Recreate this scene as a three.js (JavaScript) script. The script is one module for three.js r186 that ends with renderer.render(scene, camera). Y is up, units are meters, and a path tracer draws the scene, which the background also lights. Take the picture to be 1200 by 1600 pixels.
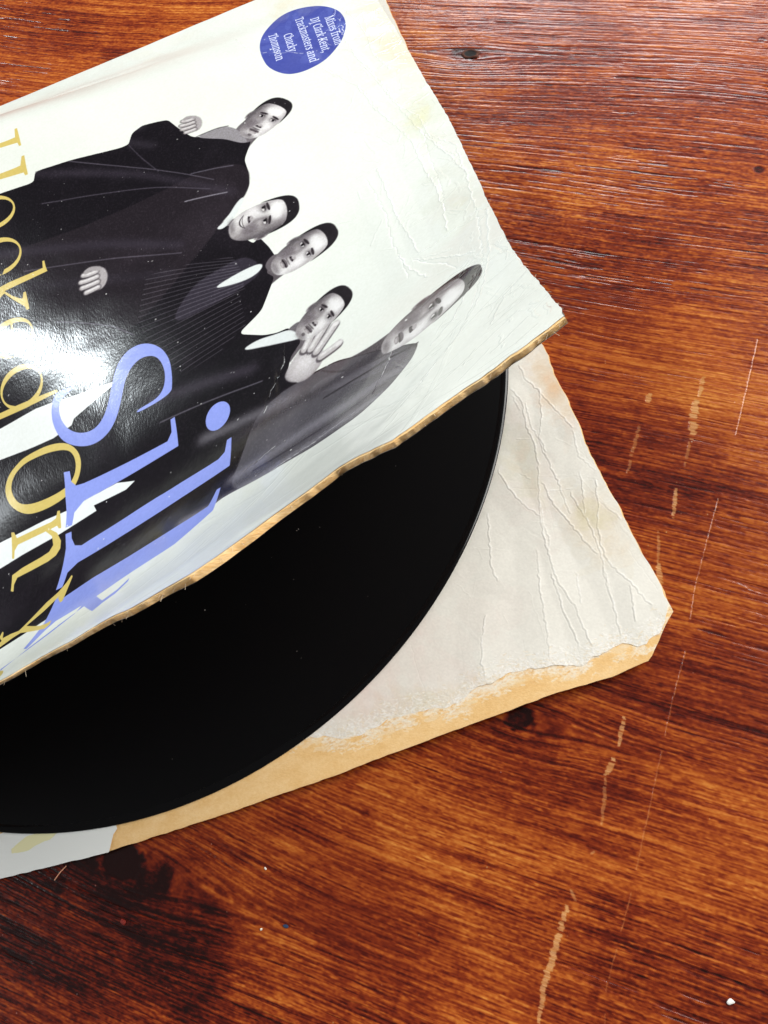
import * as THREE from 'three';
import { mergeGeometries } from 'three/addons/utils/BufferGeometryUtils.js';
import { RectAreaLightUniformsLib } from 'three/addons/lights/RectAreaLightUniformsLib.js';

// ---------------------------------------------------------------- camera, light, exposure
const scene = new THREE.Scene();
scene.background = new THREE.Color().setRGB(0.11, 0.112, 0.118);          // even dim glow that stands for the unseen room
const camera = new THREE.PerspectiveCamera(61.959, 768 / 1024, 0.01, 20);
camera.position.set(0.10971, 0.25281, 0.19234);
{ // columns: right, up, back
  const m = new THREE.Matrix4().makeBasis(new THREE.Vector3(0.93544, -0.20275, 0.28956), new THREE.Vector3(0.344853, 0.343513, -0.873541), new THREE.Vector3(0.077643, 0.917001, 0.391255));
  camera.quaternion.setFromRotationMatrix(m);
}
scene.add(camera);
const renderer = new THREE.WebGLRenderer({ antialias: true });
renderer.toneMapping = THREE.LinearToneMapping;
renderer.toneMappingExposure = 0.89;
renderer.shadowMap.enabled = true;
RectAreaLightUniformsLib.init();
// unseen windows, placed out of view to light sleeve and wood: centre, facing point, width, height, light radiance, colour, kind of frame
const UNSEEN_WINDOWS = [
  { at: [-0.75, 1.05, -1.02], to: [0.0, 0.05, 0.0], w: 0.2, h: 0.22, power: 62, color: [0.88, 0.97, 1.0], label: 'small bright daylight opening out of view behind the spine, placed to light and gleam on the cover', cols: 1 },
  { at: [0.74, 0.74, -1.22], to: [0.1, 0.1, 0.0], w: 0.75, h: 0.32, power: 14, color: [0.9, 0.97, 1.0], label: 'low white framed daylight opening out of view behind the bare end of the table, placed for glints on the wood', cols: 2 },
  { at: [1.5, 1.15, -0.06], to: [0.1, 0.05, 0.05], w: 1.5, h: 0.9, power: 12, color: [1.0, 0.985, 0.955], label: 'wide white framed daylight opening out of view beside the table, placed to light the back panel', cols: 2 },
  { at: [-1.4, 0.62, -0.3], to: [0.0, 0.05, 0.0], w: 1.3, h: 0.75, power: 8.0, color: [0.9, 0.965, 1.0], label: 'white framed daylight opening out of view opposite the wide one, placed to brighten the lower cover', cols: 2 },
];

// ---------------------------------------------------------------- helpers
const MM = 0.001;
let seed = 20240611;
const rnd = () => { seed = (seed * 1664525 + 1013904223) >>> 0; return seed / 4294967296; };
const clamp = (x, a = 0, b = 1) => Math.min(b, Math.max(a, x));
const smooth = (a, b, x) => { const t = clamp((x - a) / (b - a)); return t * t * (3 - 2 * t); };
const lerp = (a, b, t) => a + (b - a) * t;
const PERM = new Uint16Array(4096 * 2); const VAL = new Float32Array(4096);
for (let i = 0; i < 4096; i++) { PERM[i] = i; VAL[i] = rnd() * 2 - 1; }
for (let i = 4095; i > 0; i--) { const j = Math.floor(rnd() * (i + 1)); const t = PERM[i]; PERM[i] = PERM[j]; PERM[j] = t; }
for (let i = 0; i < 4096; i++) PERM[i + 4096] = PERM[i];
function noise(x, y) { // value noise, -1 .. 1
  const xi = Math.floor(x), yi = Math.floor(y); let fx = x - xi, fy = y - yi;
  fx = fx * fx * (3 - 2 * fx); fy = fy * fy * (3 - 2 * fy);
  const a = PERM[xi & 4095], b = PERM[(xi + 1) & 4095], r = yi & 4095;
  const v00 = VAL[PERM[a + r & 8191]], v10 = VAL[PERM[b + r & 8191]], v01 = VAL[PERM[(a + r + 1) & 8191]], v11 = VAL[PERM[(b + r + 1) & 8191]];
  return (v00 * (1 - fx) + v10 * fx) * (1 - fy) + (v01 * (1 - fx) + v11 * fx) * fy;
}
const fbm = (x, y) => noise(x, y) * 0.55 + noise(x * 2.1 + 17, y * 2.1 + 5) * 0.28 + noise(x * 4.3 + 3, y * 4.3 + 31) * 0.17;
function piecewise(pts, x) { // pts sorted by pts[i][0]
  if (x <= pts[0][0]) return pts[0][1];
  for (let i = 1; i < pts.length; i++) if (x <= pts[i][0]) { const t = (x - pts[i - 1][0]) / (pts[i][0] - pts[i - 1][0]); return lerp(pts[i - 1][1], pts[i][1], t); }
  return pts[pts.length - 1][1];
}
function canvasOf(w, h, fill) { const c = document.createElement('canvas'); c.width = w; c.height = h; const x = c.getContext('2d'); if (fill) { x.fillStyle = fill; x.fillRect(0, 0, w, h); } return [c, x]; }
function texOf(c, srgb) { const t = new THREE.CanvasTexture(c); t.colorSpace = srgb ? THREE.SRGBColorSpace : THREE.NoColorSpace; t.wrapS = t.wrapT = THREE.MirroredRepeatWrapping; t.magFilter = THREE.LinearFilter; t.anisotropy = 8; return t; }
function mesh(name, geometry, material, parent) { const m = new THREE.Mesh(geometry, material); m.name = name; m.castShadow = m.receiveShadow = true; parent.add(m); return m; }
function tag(o, label, category, extra = {}) { o.userData = { label, category, ...extra }; return o; }
// grid sheet: f(i, j) -> [x, y, z, u, v] in millimetres
function sheet(nu, nv, f, flip) {
  const pos = new Float32Array((nu + 1) * (nv + 1) * 3), uv = new Float32Array((nu + 1) * (nv + 1) * 2), idx = [];
  for (let j = 0; j <= nv; j++) for (let i = 0; i <= nu; i++) {
    const p = f(i / nu, j / nv), k = j * (nu + 1) + i;
    pos[k * 3] = p[0] * MM; pos[k * 3 + 1] = p[1] * MM; pos[k * 3 + 2] = p[2] * MM; uv[k * 2] = p[3]; uv[k * 2 + 1] = p[4];
    if (i < nu && j < nv) { const a = k, b = k + 1, c = k + nu + 1, d = c + 1; if (flip) idx.push(a, b, c, b, d, c); else idx.push(a, c, b, b, c, d); }
  }
  const g = new THREE.BufferGeometry();
  g.setAttribute('position', new THREE.BufferAttribute(pos, 3)); g.setAttribute('uv', new THREE.BufferAttribute(uv, 2)); g.setIndex(idx); g.computeVertexNormals();
  return g;
}
// closed slab between a top sheet and the same sheet moved by down(s, t)
function slab(nu, nv, top, bottom) {
  const g = [sheet(nu, nv, top), sheet(nu, nv, bottom, true)];
  const rim = (n, e) => sheet(n, 2, (s, t) => { const [a, b] = e(s); const p = top(a, b), q = bottom(a, b); return [lerp(p[0], q[0], t), lerp(p[1], q[1], t), lerp(p[2], q[2], t), p[3], p[4] + 0.004 * t]; });
  g.push(rim(nu, (s) => [s, 1]), rim(nu, (s) => [1 - s, 0]), rim(nv, (s) => [1, 1 - s]), rim(nv, (s) => [0, s]));
  return mergeGeometries(g);
}
// a wobbling polyline through points (crease lines, scratches)
function wobble(pts, step, amp) {
  const out = [];
  for (let i = 0; i < pts.length - 1; i++) {
    const [x0, y0] = pts[i], [x1, y1] = pts[i + 1], d = Math.hypot(x1 - x0, y1 - y0), n = Math.max(1, Math.round(d / step));
    for (let k = 0; k < n; k++) { const t = k / n, o = (rnd() - 0.5) * 2 * amp; out.push([lerp(x0, x1, t) - (y1 - y0) / d * o, lerp(y0, y1, t) + (x1 - x0) / d * o]); }
  }
  out.push(pts[pts.length - 1]); return out;
}
function strokePath(x, pts, s) { x.beginPath(); pts.forEach((p, i) => (i ? x.lineTo(p[0] * s, p[1] * s) : x.moveTo(p[0] * s, p[1] * s))); x.stroke(); }
function smoothPath(x, pts, s) { // closed curve through the midpoints
  const n = pts.length; x.moveTo((pts[n - 1][0] + pts[0][0]) / 2 * s, (pts[n - 1][1] + pts[0][1]) / 2 * s);
  for (let i = 0; i < n; i++) { const q = pts[(i + 1) % n]; x.quadraticCurveTo(pts[i][0] * s, pts[i][1] * s, (pts[i][0] + q[0]) / 2 * s, (pts[i][1] + q[1]) / 2 * s); }
  x.closePath();
}
function polyPath(x, pts, s) { pts.forEach((p, i) => (i ? x.lineTo(p[0] * s, p[1] * s) : x.moveTo(p[0] * s, p[1] * s))); x.closePath(); }

// ---------------------------------------------------------------- the table top: stained, varnished wood
const GA = 35 * Math.PI / 180, CG = Math.cos(GA), SG = Math.sin(GA), TSIZE = 424;      // grain direction and the texture's centre on the table, mm
const toGrain = (x, z) => [x * CG + z * SG - 56, -x * SG + z * CG + 6];
const KNOTS = [[177.6,-86.5],[106.7,159.5],[-18.6,161.2],[247.4,13.5],[273.0,-38.9],[55.7,170.7],[106.8,184.3]].map(([x, z], i) => [...toGrain(x, z), [2.6, 3.6, 5.2, 1.6, 1.2, 1.3, 1.0][i], [1, 1, 1.3, 0.6, 0.5, 0.25, 0.25][i]]);
const PATCH = [[[168.7,-87.8],22,1],[[-4.3,185.0],26,1],[[7.0,174.3],20,1],[[6.5,-204.0],22,-1],[[37.8,-178.7],20,-1],[[21.7,195.0],34,-1.7],[[65.7,-177.4],30,1],[[2.7,-177.4],25,1],[[201.2,-82.1],25,-1],[[218.7,-19.2],34,-1],[[183.3,-21.8],22,1],[[201.0,0.1],18,1],[[169.6,20.4],30,-1],[[191.9,68.9],25,1],[[167.9,93.0],22,-1],[[166.7,78.0],18,-1],[[192.4,91.4],24,1],[[168.2,113.8],26,-1],[[176.1,140.3],26,1],[[163.1,176.3],22,-1],[[113.6,170.7],24,-1],[[79.8,174.4],20,1],[[146.5,212.0],25,1],[[127.2,235.6],25,-1],[[-49.6,183.3],45,-2.2],[[50.1,207.9],30,1],[[-31.2,171.1],28,-1.6]].map(([[x, z], r, t]) => [...toGrain(x, z), r, t]);
const TN = 2048, toTex = (g, h) => [(g / TSIZE + 0.5) * TN, (h / TSIZE + 0.5) * TN];
const [woodC, woodX] = canvasOf(TN, TN), [bumpC, bumpX] = canvasOf(TN, TN);
{
  const img = woodX.getImageData(0, 0, TN, TN), bmp = bumpX.getImageData(0, 0, TN, TN);
  const ramp = [[0, [30, 6, 4]], [0.22, [74, 16, 7]], [0.45, [122, 42, 14]], [0.7, [172, 84, 28]], [1, [216, 138, 60]]];
  for (let j = 0; j < TN; j++) for (let i = 0; i < TN; i++) {
    const g = ((i + 0.5) / TN - 0.5) * TSIZE, h = ((j + 0.5) / TN - 0.5) * TSIZE;
    let phi = h + 6 * noise(g / 130 + 3, h / 80) + 0.5 * noise(g / 45, h / 24 + 9) + 0.08 * noise(g / 7, h / 5 + 40), dark = 0;
    for (const [kg, kh, r, s] of KNOTS) {
      const dg = g - kg, dh = h - kh, q = (dg / (r * 7)) ** 2 + (dh / (r * 4)) ** 2;
      if (q < 6) phi -= Math.exp(-q) * r * 1.1 * s * Math.tanh(dh / (r * 1.2));
      const rr = Math.hypot(dg * 0.8, dh) / r + 0.16 * noise(g / 1.4, h / 1.1);
      dark += s * (1 - smooth(0.65, 1.25, rr)) * 1.1 + 0.2 * s * Math.exp(-((rr - 1.9) ** 2) * 3);
    }
    let tone = 0;
    const wob = 6 * noise(g / 14, h / 9) + 3 * noise(g / 5, h / 3);
    for (const [pg, ph, r, t] of PATCH) { if (Math.abs(h - ph) > r + 10) continue; const d = Math.hypot((g - pg) / 1.7, h - ph) + wob; tone += t * (1 - smooth(r * 0.75, r * 0.98, d)); }
    const band = fbm(g / 120 + 7, phi / 8), flame = smooth(-0.06, 0.05, noise(g / 60 + 50, phi / 14) + 0.16 * noise(g / 12, phi / 4) + 0.1 * noise(g / 3, phi / 1.5)) - 0.5;
    const s1 = noise(g / 80, phi / 1.5), s2 = noise(g / 36 + 80, phi / 0.62), s3 = noise(g / 17 + 33, phi / 0.36 + 7), s4 = noise(g / 2.2, phi / 0.4 + 70);
    const pore = smooth(0.35, 0.62, noise(g / 12 + 11, phi / 0.5)) * smooth(-0.3, 0.3, noise(g / 60, phi / 12 + 3));
    const fine = smooth(-0.12, 0.12, noise(g / 30 + 300, phi / 0.5 + 40) + 0.35 * s4) - 0.5, fine2 = smooth(-0.1, 0.1, noise(g / 11 + 150, phi / 0.33 + 17)) - 0.5;
    const hair = smooth(0.2, 0.5, noise(g / 40 + 61, phi / 0.42 + 13)) * smooth(-0.5, 0.2, noise(g / 90, phi / 7 + 31));
    const crack = smooth(0.58, 0.72, noise(g / 26 + 210, phi / 1.0 + 90)) * smooth(-0.1, 0.35, noise(g / 50 + 9, phi / 16 + 60));
    const t = clamp(0.575 + 0.09 * tone + 0.06 * band + 0.06 * flame + 0.05 * s1 + 0.13 * fine + 0.09 * fine2 + (0.06 * s2 + 0.1 * s3 + 0.12 * s4 + 0.12 * noise(g / 0.8 + 5, h / 0.5) - 0.2 * pore - 0.15 * hair) * (0.85 + 0.4 * noise(g / 80 + 2, h / 45 + 8)) - 0.16 * crack - dark * 0.6);
    let k = 1; while (k < ramp.length - 1 && ramp[k][0] < t) k++;
    const u = clamp((t - ramp[k - 1][0]) / (ramp[k][0] - ramp[k - 1][0])), A = ramp[k - 1][1], B = ramp[k][1], o = (j * TN + i) * 4;
    for (let c = 0; c < 3; c++) img.data[o + c] = lerp(A[c], B[c], u);
    img.data[o + 3] = 255;
    const hgt = 150 + 13 * s2 + 12 * s3 + 6 * s4 + 9 * s1 - 40 * pore - 26 * hair - 120 * crack - 60 * clamp(dark) + 10 * noise(g / 1.3, h / 1.1);
    bmp.data[o] = bmp.data[o + 1] = bmp.data[o + 2] = clamp(hgt, 0, 255); bmp.data[o + 3] = 255;
  }
  woodX.putImageData(img, 0, 0); bumpX.putImageData(bmp, 0, 0);
  const px = TN / TSIZE, G = ([x, z]) => toTex(...toGrain(x, z));
  // long hairline scratch and the broken pale gouges where the stain is scraped away
  woodX.lineCap = 'butt';
  for (const line of [[[218.5,73.2],[200.3,98.3],[183.5,119.9],[167.7,140.5],[157.1,157.5],[149.0,167.8],[133.6,189.7],[118.1,211.5],[103.9,229.9],[100.6,237.1]]]) {
    const w = wobble(line.map(G), 4, 0.5);
    for (let i = 0; i < w.length - 1; i++) if (noise(i * 0.11, 3) > -0.42) { woodX.strokeStyle = `rgba(206,132,76,${0.2 + 0.45 * rnd()})`; woodX.lineWidth = 0.9 + rnd() * 0.8; strokePath(woodX, [w[i], w[i + 1]], 1); bumpX.strokeStyle = 'rgba(60,60,60,0.7)'; bumpX.lineWidth = 1.6; strokePath(bumpX, [w[i], w[i + 1]], 1); }
  }
  for (const [width, line] of [[2.4,[[198.2,78.3],[193.8,84.8]]],[4.5,[[192.6,85.5],[185.2,97.9]]],[1.6,[[185.0,97.8],[180.2,105.1]]],[2.2,[[175.0,110.3],[170.4,119.1]]],[3,[[161.0,130.5],[157.9,138.7]]],[1.6,[[165.0,121.3],[160.7,130.4]]],[2.2,[[134.5,168.5],[129.8,175.5]]],[3,[[127.5,178.0],[123.3,181.5]]],[1.8,[[123.3,182.0],[120.0,188.8],[117.6,193.2]]],[2,[[104.1,205.8],[104.0,208.7]]],[3,[[101.7,209.1],[95.1,217.5],[89.1,225.0],[84.7,232.8]]],[3.4,[[180.6,77.8],[178.8,80.7]]],[2,[[174.0,86.0],[163.6,100.6]]],[1.5,[[113.3,198.6],[112.0,199.1]]]]) {  // every scraped fibre is a short stroke along the grain
    const w = wobble(line.map(G), 6, 0.8), wpx = width * 0.58 * px;
    let run = 0, total = 0; for (let i = 0; i < w.length - 1; i++) total += Math.hypot(w[i + 1][0] - w[i][0], w[i + 1][1] - w[i][1]);
    for (let i = 0; i < w.length - 1; i++) {
      const [x0, y0] = w[i], [x1, y1] = w[i + 1], d = Math.hypot(x1 - x0, y1 - y0) || 1, n = Math.ceil(d / 0.8);
      for (let k = 0; k < n; k++) {
        const t = k / n, u = (run + t * d) / total, cx = lerp(x0, x1, t), cy = lerp(y0, y1, t), keep = noise(cy * 0.33 + width * 9, cx * 0.05) + 0.45 * noise(cy * 0.09, width * 31);
        if (keep < -0.55) continue;
        const half = wpx * 0.5 * (0.45 + 0.55 * Math.sin(Math.PI * clamp(u * 0.9 + 0.08))) * (0.8 + 0.3 * rnd()), sh = 0.2 * wpx * noise(cy * 0.5, 8), c = rnd();
        woodX.strokeStyle = `rgba(${lerp(200, 238, c)},${lerp(140, 194, c)},${lerp(78, 140, c)},${(width > 2.1 ? 0.8 : 0.42) * (0.6 + 0.4 * rnd())})`; woodX.lineWidth = 1;
        strokePath(woodX, [[cx - half + sh, cy], [cx + half + sh, cy]], 1);
        bumpX.strokeStyle = `rgba(${c > 0.5 ? '90,90,90' : '130,130,130'},0.6)`; bumpX.lineWidth = 1; strokePath(bumpX, [[cx - half, cy], [cx + half, cy]], 1);
      }
      run += d;
    }
  }
  for (let k = 0; k < 1500; k++) { // dust on the varnish
    const x = rnd() * TN, y = rnd() * TN, r = 0.25 + rnd() * rnd() * rnd() * 1.4; woodX.fillStyle = `rgba(${225 + rnd() * 25},${195 + rnd() * 40},${165 + rnd() * 60},${0.35 + rnd() * 0.5})`;
    woodX.beginPath(); woodX.ellipse(x, y, r, r * (0.5 + rnd() * 0.5), rnd() * 3, 0, 7); woodX.fill();
  }
}
const woodMap = texOf(woodC, true), woodBump = texOf(bumpC, false);
const woodMat = new THREE.MeshPhysicalMaterial({ name: 'stained_wood', map: woodMap, bumpMap: woodBump, bumpScale: 0.00038, roughness: 0.23, clearcoat: 0.25, clearcoatRoughness: 0.12, ior: 1.5 });
{
  const W = 620, g = sheet(310, 310, (s, t) => {
    const a = (s - 0.5) * 2, b = (t - 0.5) * 2, gg = a * (0.45 + 0.55 * a * a) * W, hh = b * (0.45 + 0.55 * b * b) * W;
    const x = (gg + 56) * CG - (hh - 6) * SG, z = (gg + 56) * SG + (hh - 6) * CG;
    return [x, 0.12 * fbm(gg / 30, hh / 12), z, gg / TSIZE + 0.5, 0.5 - hh / TSIZE];
  });
  const table = mesh('table_top', g, woodMat, scene);
  tag(table, 'red-brown stained and varnished wooden table top with knots and pale scratches', 'table', { kind: 'structure' });
  // an open knot hole: a ring of splintered varnish with a pit coloured near black to stand for depth
  const ring = new THREE.LatheGeometry([[0, 0.12], [1.2, 0.14], [1.9, 0.22], [2.25, 0.42], [2.6, 0.5], [2.95, 0.36], [3.3, 0.02]].map(([r, y]) => new THREE.Vector2(r * MM, y * MM)), 40);
  const p = ring.attributes.position;
  for (let i = 0; i < p.count; i++) { const an = Math.atan2(p.getZ(i), p.getX(i)), k = 1 + 0.16 * noise(Math.cos(an) * 2 + 9, Math.sin(an) * 2); p.setXYZ(i, p.getX(i) * k * 1.15, p.getY(i) * (1 + 0.4 * noise(Math.cos(an) * 4, Math.sin(an) * 4 + 20)), p.getZ(i) * k * 0.72); }
  ring.computeVertexNormals();
  const col = new Float32Array(p.count * 3);
  for (let i = 0; i < p.count; i++) { const r = Math.hypot(p.getX(i), p.getZ(i) / 0.65) / MM, d = smooth(2.2, 2.8, r); col[i * 3] = lerp(0.006, 0.1, d); col[i * 3 + 1] = lerp(0.004, 0.028, d); col[i * 3 + 2] = lerp(0.003, 0.012, d); }
  ring.setAttribute('color', new THREE.BufferAttribute(col, 3));
  const knot = mesh('knot_hole', ring, new THREE.MeshStandardMaterial({ name: 'knot_wood', vertexColors: true, roughness: 0.8 }), table);
  knot.position.set([[177.6,-86.5],[106.7,159.5],[-18.6,161.2],[247.4,13.5],[273.0,-38.9],[55.7,170.7],[106.8,184.3]][0][0] * MM, 0.0001, [[177.6,-86.5],[106.7,159.5],[-18.6,161.2],[247.4,13.5],[273.0,-38.9],[55.7,170.7],[106.8,184.3]][0][1] * MM); knot.rotation.y = -GA;
}

// ---------------------------------------------------------------- the record sleeve
const sleeve = new THREE.Group(); sleeve.name = 'record_sleeve'; scene.add(sleeve);
tag(sleeve, 'worn white record sleeve with yellow and blue lettering, torn open, front cover curling up', 'record sleeve');
const FLAP = [[[157.0,5.0,-157.0],[156.8,6.1,-142.0],[156.5,7.5,-127.1],[156.2,9.3,-112.2],[155.7,11.6,-97.4],[155.2,14.4,-82.7],[154.5,17.9,-68.1],[153.8,22.0,-53.7],[153.0,26.7,-39.5],[152.1,32.1,-25.5],[151.2,38.2,-11.8],[150.2,44.6,1.7],[149.1,51.3,15.0],[147.9,58.4,28.2],[146.7,65.7,41.2],[145.4,73.7,53.9],[144.1,82.4,66.0],[142.8,91.9,77.6],[141.5,101.9,88.6],[140.1,112.3,99.3],[138.7,122.9,109.9],[137.3,133.6,120.3],[135.8,144.2,130.9],[134.3,154.8,141.4]],[[1.0,0.001,0.009],[1.0,-0.023,0.017],[0.997,-0.076,0.03],[0.993,-0.106,0.042],[0.993,-0.102,0.052],[0.995,-0.08,0.058],[0.997,-0.051,0.06],[0.998,-0.019,0.059],[0.998,0.015,0.054],[0.998,0.051,0.045],[0.996,0.088,0.031],[0.992,0.129,0.014],[0.985,0.173,-0.006],[0.976,0.217,-0.03],[0.965,0.256,-0.058],[0.955,0.282,-0.09],[0.949,0.292,-0.119],[0.947,0.289,-0.14],[0.949,0.279,-0.148],[0.953,0.267,-0.143],[0.96,0.252,-0.125],[0.968,0.233,-0.097],[0.976,0.213,-0.066],[0.984,0.193,-0.035]],[[0.0,0.998,-0.064],[0.024,0.996,-0.081],[0.078,0.991,-0.104],[0.111,0.985,-0.133],[0.11,0.98,-0.166],[0.09,0.975,-0.204],[0.064,0.967,-0.247],[0.035,0.955,-0.293],[0.004,0.94,-0.34],[-0.03,0.922,-0.385],[-0.067,0.905,-0.421],[-0.109,0.888,-0.446],[-0.156,0.872,-0.464],[-0.204,0.851,-0.484],[-0.248,0.822,-0.513],[-0.283,0.783,-0.554],[-0.303,0.74,-0.6],[-0.309,0.7,-0.643],[-0.303,0.672,-0.675],[-0.288,0.659,-0.695],[-0.264,0.659,-0.704],[-0.232,0.669,-0.706],[-0.196,0.681,-0.707],[-0.161,0.694,-0.707]],[0.0,0.1196,0.4751,1.0596,1.8617,2.8655,4.0504,5.3915,6.859,8.4189,10.0324,11.6563,13.2428,14.7395,16.0896,17.2315,18.0993,18.6223,18.7256,18.3295,17.3497,15.7146,13.8726,12.0305]], STEP = 15;                                              // right-hand edge, direction across, normal and bow of the lifted cover every 15 mm from the spine
function cat(arr, b, dim) {
  const t = clamp(b / STEP, 0, arr.length - 1.0001), i = Math.floor(t), f = t - i, A = (k) => arr[Math.min(arr.length - 1, Math.max(0, k))];
  const one = (p0, p1, p2, p3) => 0.5 * (2 * p1 + (p2 - p0) * f + (2 * p0 - 5 * p1 + 4 * p2 - p3) * f * f + (3 * p1 - p0 - 3 * p2 + p3) * f * f * f);
  if (!dim) return one(A(i - 1), A(i), A(i + 1), A(i + 2));
  return [0, 1, 2].map((k) => one(A(i - 1)[k], A(i)[k], A(i + 1)[k], A(i + 2)[k]));
}
const CREASE = [[[69.0,20.5],[81.9,17.4],[105.9,13.4],[133.1,8.6],[150.8,5.3],[160.4,2.1]],[[85.6,23.8],[95.7,21.7],[104.9,20.3],[117.3,17.1],[135.6,12.8],[155.6,12.7],[173.2,11.6],[188.7,11.6],[203.1,13.0]],[[133.1,8.6],[155.7,9.8],[175.5,9.9],[191.9,11.5]],[[156.0,1.2],[177.1,1.7],[194.0,2.9],[204.4,3.6]],[[143.3,26.9],[164.1,25.9],[181.5,25.2],[194.6,23.3],[203.7,22.8]],[[147.3,31.3],[172.3,28.7],[191.5,29.2],[205.4,28.1],[213.0,28.0]],[[205.9,24.7],[214.5,17.2],[226.1,8.5]],[[204.8,23.0],[205.1,16.4]],[[201.9,3.1],[225.4,6.4],[240.0,8.3],[250.9,11.9],[264.6,16.6]],[[206.5,0.7],[231.9,5.0],[248.9,9.2],[260.9,13.9]],[[267.0,0.9],[270.1,7.0],[283.6,11.9]],[[203.5,4.1],[206.2,-0.1]],[[105.9,13.4],[120.3,7.7],[134.3,7.4],[160.3,3.5],[175.8,1.5]],[[134.3,7.4],[153.1,0.6]],[[230.5,4.0],[249.3,0.0],[262.7,0.2]],[[228.6,16.9],[230.5,11.9],[233.7,7.2]],[[81.2,10.8],[66.6,15.0],[50.6,13.2],[38.5,12.2]],[[205.9,24.7],[212.6,21.7],[217.3,17.7],[226.8,14.6]],[[30.3,21.8],[37.6,24.4],[45.3,23.8],[50.9,22.8],[64.3,21.3],[77.7,17.7],[90.8,15.2],[104.4,12.8]],[[44.9,32.5],[51.9,30.6],[58.5,27.1],[63.0,22.1],[73.0,19.3]],[[46.5,57.0],[56.1,37.9]],[[68.1,34.3],[77.1,29.1],[85.3,24.4],[95.9,22.3],[105.7,20.6],[116.8,17.6]],[[29.6,63.8],[50.1,58.1]],[[34.2,22.6],[42.4,21.6],[49.1,22.4]],[[21.6,22.8],[32.1,18.8],[42.5,15.5],[58.5,13.6]],[[199.1,28.2],[208.9,26.9],[219.0,22.6]],[[276.9,23.4],[287.0,31.1],[295.2,37.9]],[[267.5,16.6],[276.9,23.4],[283.8,29.4]],[[240.0,10.3],[256.2,19.3],[261.5,26.4]],[[264.5,49.1],[262.3,61.8],[258.4,76.8]],[[204.7,70.6],[209.5,71.0],[214.9,73.0],[219.1,77.7],[226.3,80.8]],[[243.9,37.0],[253.0,40.3],[262.0,43.8]],[[245.7,76.8],[246.5,87.6]]], CBOX = CREASE.map((c) => [Math.min(...c.map((p) => p[0])) - 7, Math.max(...c.map((p) => p[0])) + 7, Math.min(...c.map((p) => p[1])) - 7, Math.max(...c.map((p) => p[1])) + 7]);
function folds(b, v) { // shallow facets on both sides of a crease
  let h = 0; if (v > 75) return 0;
  for (let i = 0; i < CREASE.length; i++) { const q = CBOX[i]; if (b < q[0] || b > q[1] || v < q[2] || v > q[3]) continue; const c = CREASE[i]; for (let k = 0; k < c.length - 1; k++) { const [x0, z0] = c[k], [x1, z1] = c[k + 1], l2 = (x1 - x0) ** 2 + (z1 - z0) ** 2 || 1, t = clamp(((b - x0) * (x1 - x0) + (v - z0) * (z1 - z0)) / l2), d2 = (b - x0 - t * (x1 - x0)) ** 2 + (v - z0 - t * (z1 - z0)) ** 2; if (d2 < 49) h = Math.max(h, (1 - Math.sqrt(d2) / 7) * (0.2 + 0.12 * Math.sin(i * 1.7))); } }
  return h;
}
// cover(b, v, lift): b mm from the spine, v mm down from the print's top edge, lift mm off the sheet's face
function cover(b, v, lift) {
  const C = cat(FLAP[0], b, 3), g = cat(FLAP[1], b, 3), n = cat(FLAP[2], b, 3), k = cat(FLAP[3], b) * 1e-4, s = -v;
  const up = Math.sign(n[1]) || 1, bow = k * s * (s + 157) * 0.3;
  const rip = 0.35 * fbm(b / 28 + 4, v / 34) + 0.14 * noise(b / 12, v / 9 + 70) * Math.exp(-((v - 12) ** 2) / 700);
  const o = (lift + rip + folds(b, v)) * up;
  return [C[0] + g[0] * s + n[0] * (bow + o), C[1] + g[1] * s + n[1] * (bow + o), C[2] + g[2] * s + n[2] * (bow + o)];
}
const topEdge = [[0, 3], [33, 4.6], [78, 1.2], [128, -1.2], [176, -0.7], [232, 0.1], [289, 0], [315, 0.2], [345, 0.2]];
const mouth = [[-4, 315.5], [10, 316], [23, 316.5], [34, 318], [42, 311], [48, 307], [57, 311], [66, 318], [74, 326], [87, 326], [108, 309], [129, 293], [155, 285], [190, 288], [314, 300]];
const vTop = (b) => piecewise(topEdge, b) + 0.12 * noise(b / 7, 7) + 0.1 * noise(b / 1.8, 3) + Math.max(0, noise(b / 9, 60) - 0.55) * 0.8;
const bMouth = (v) => piecewise(mouth, v) + 0.7 * noise(v / 5, 1) + 0.35 * noise(v / 1.5, 4);
const PS = 330, flapUV = (b, v) => [b / PS, 1 - (v + 6) / PS];
const printRow = (t) => { const q = t * t; return q * 0.55 + t * 0.45; };     // more rows near the top of the print

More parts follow.
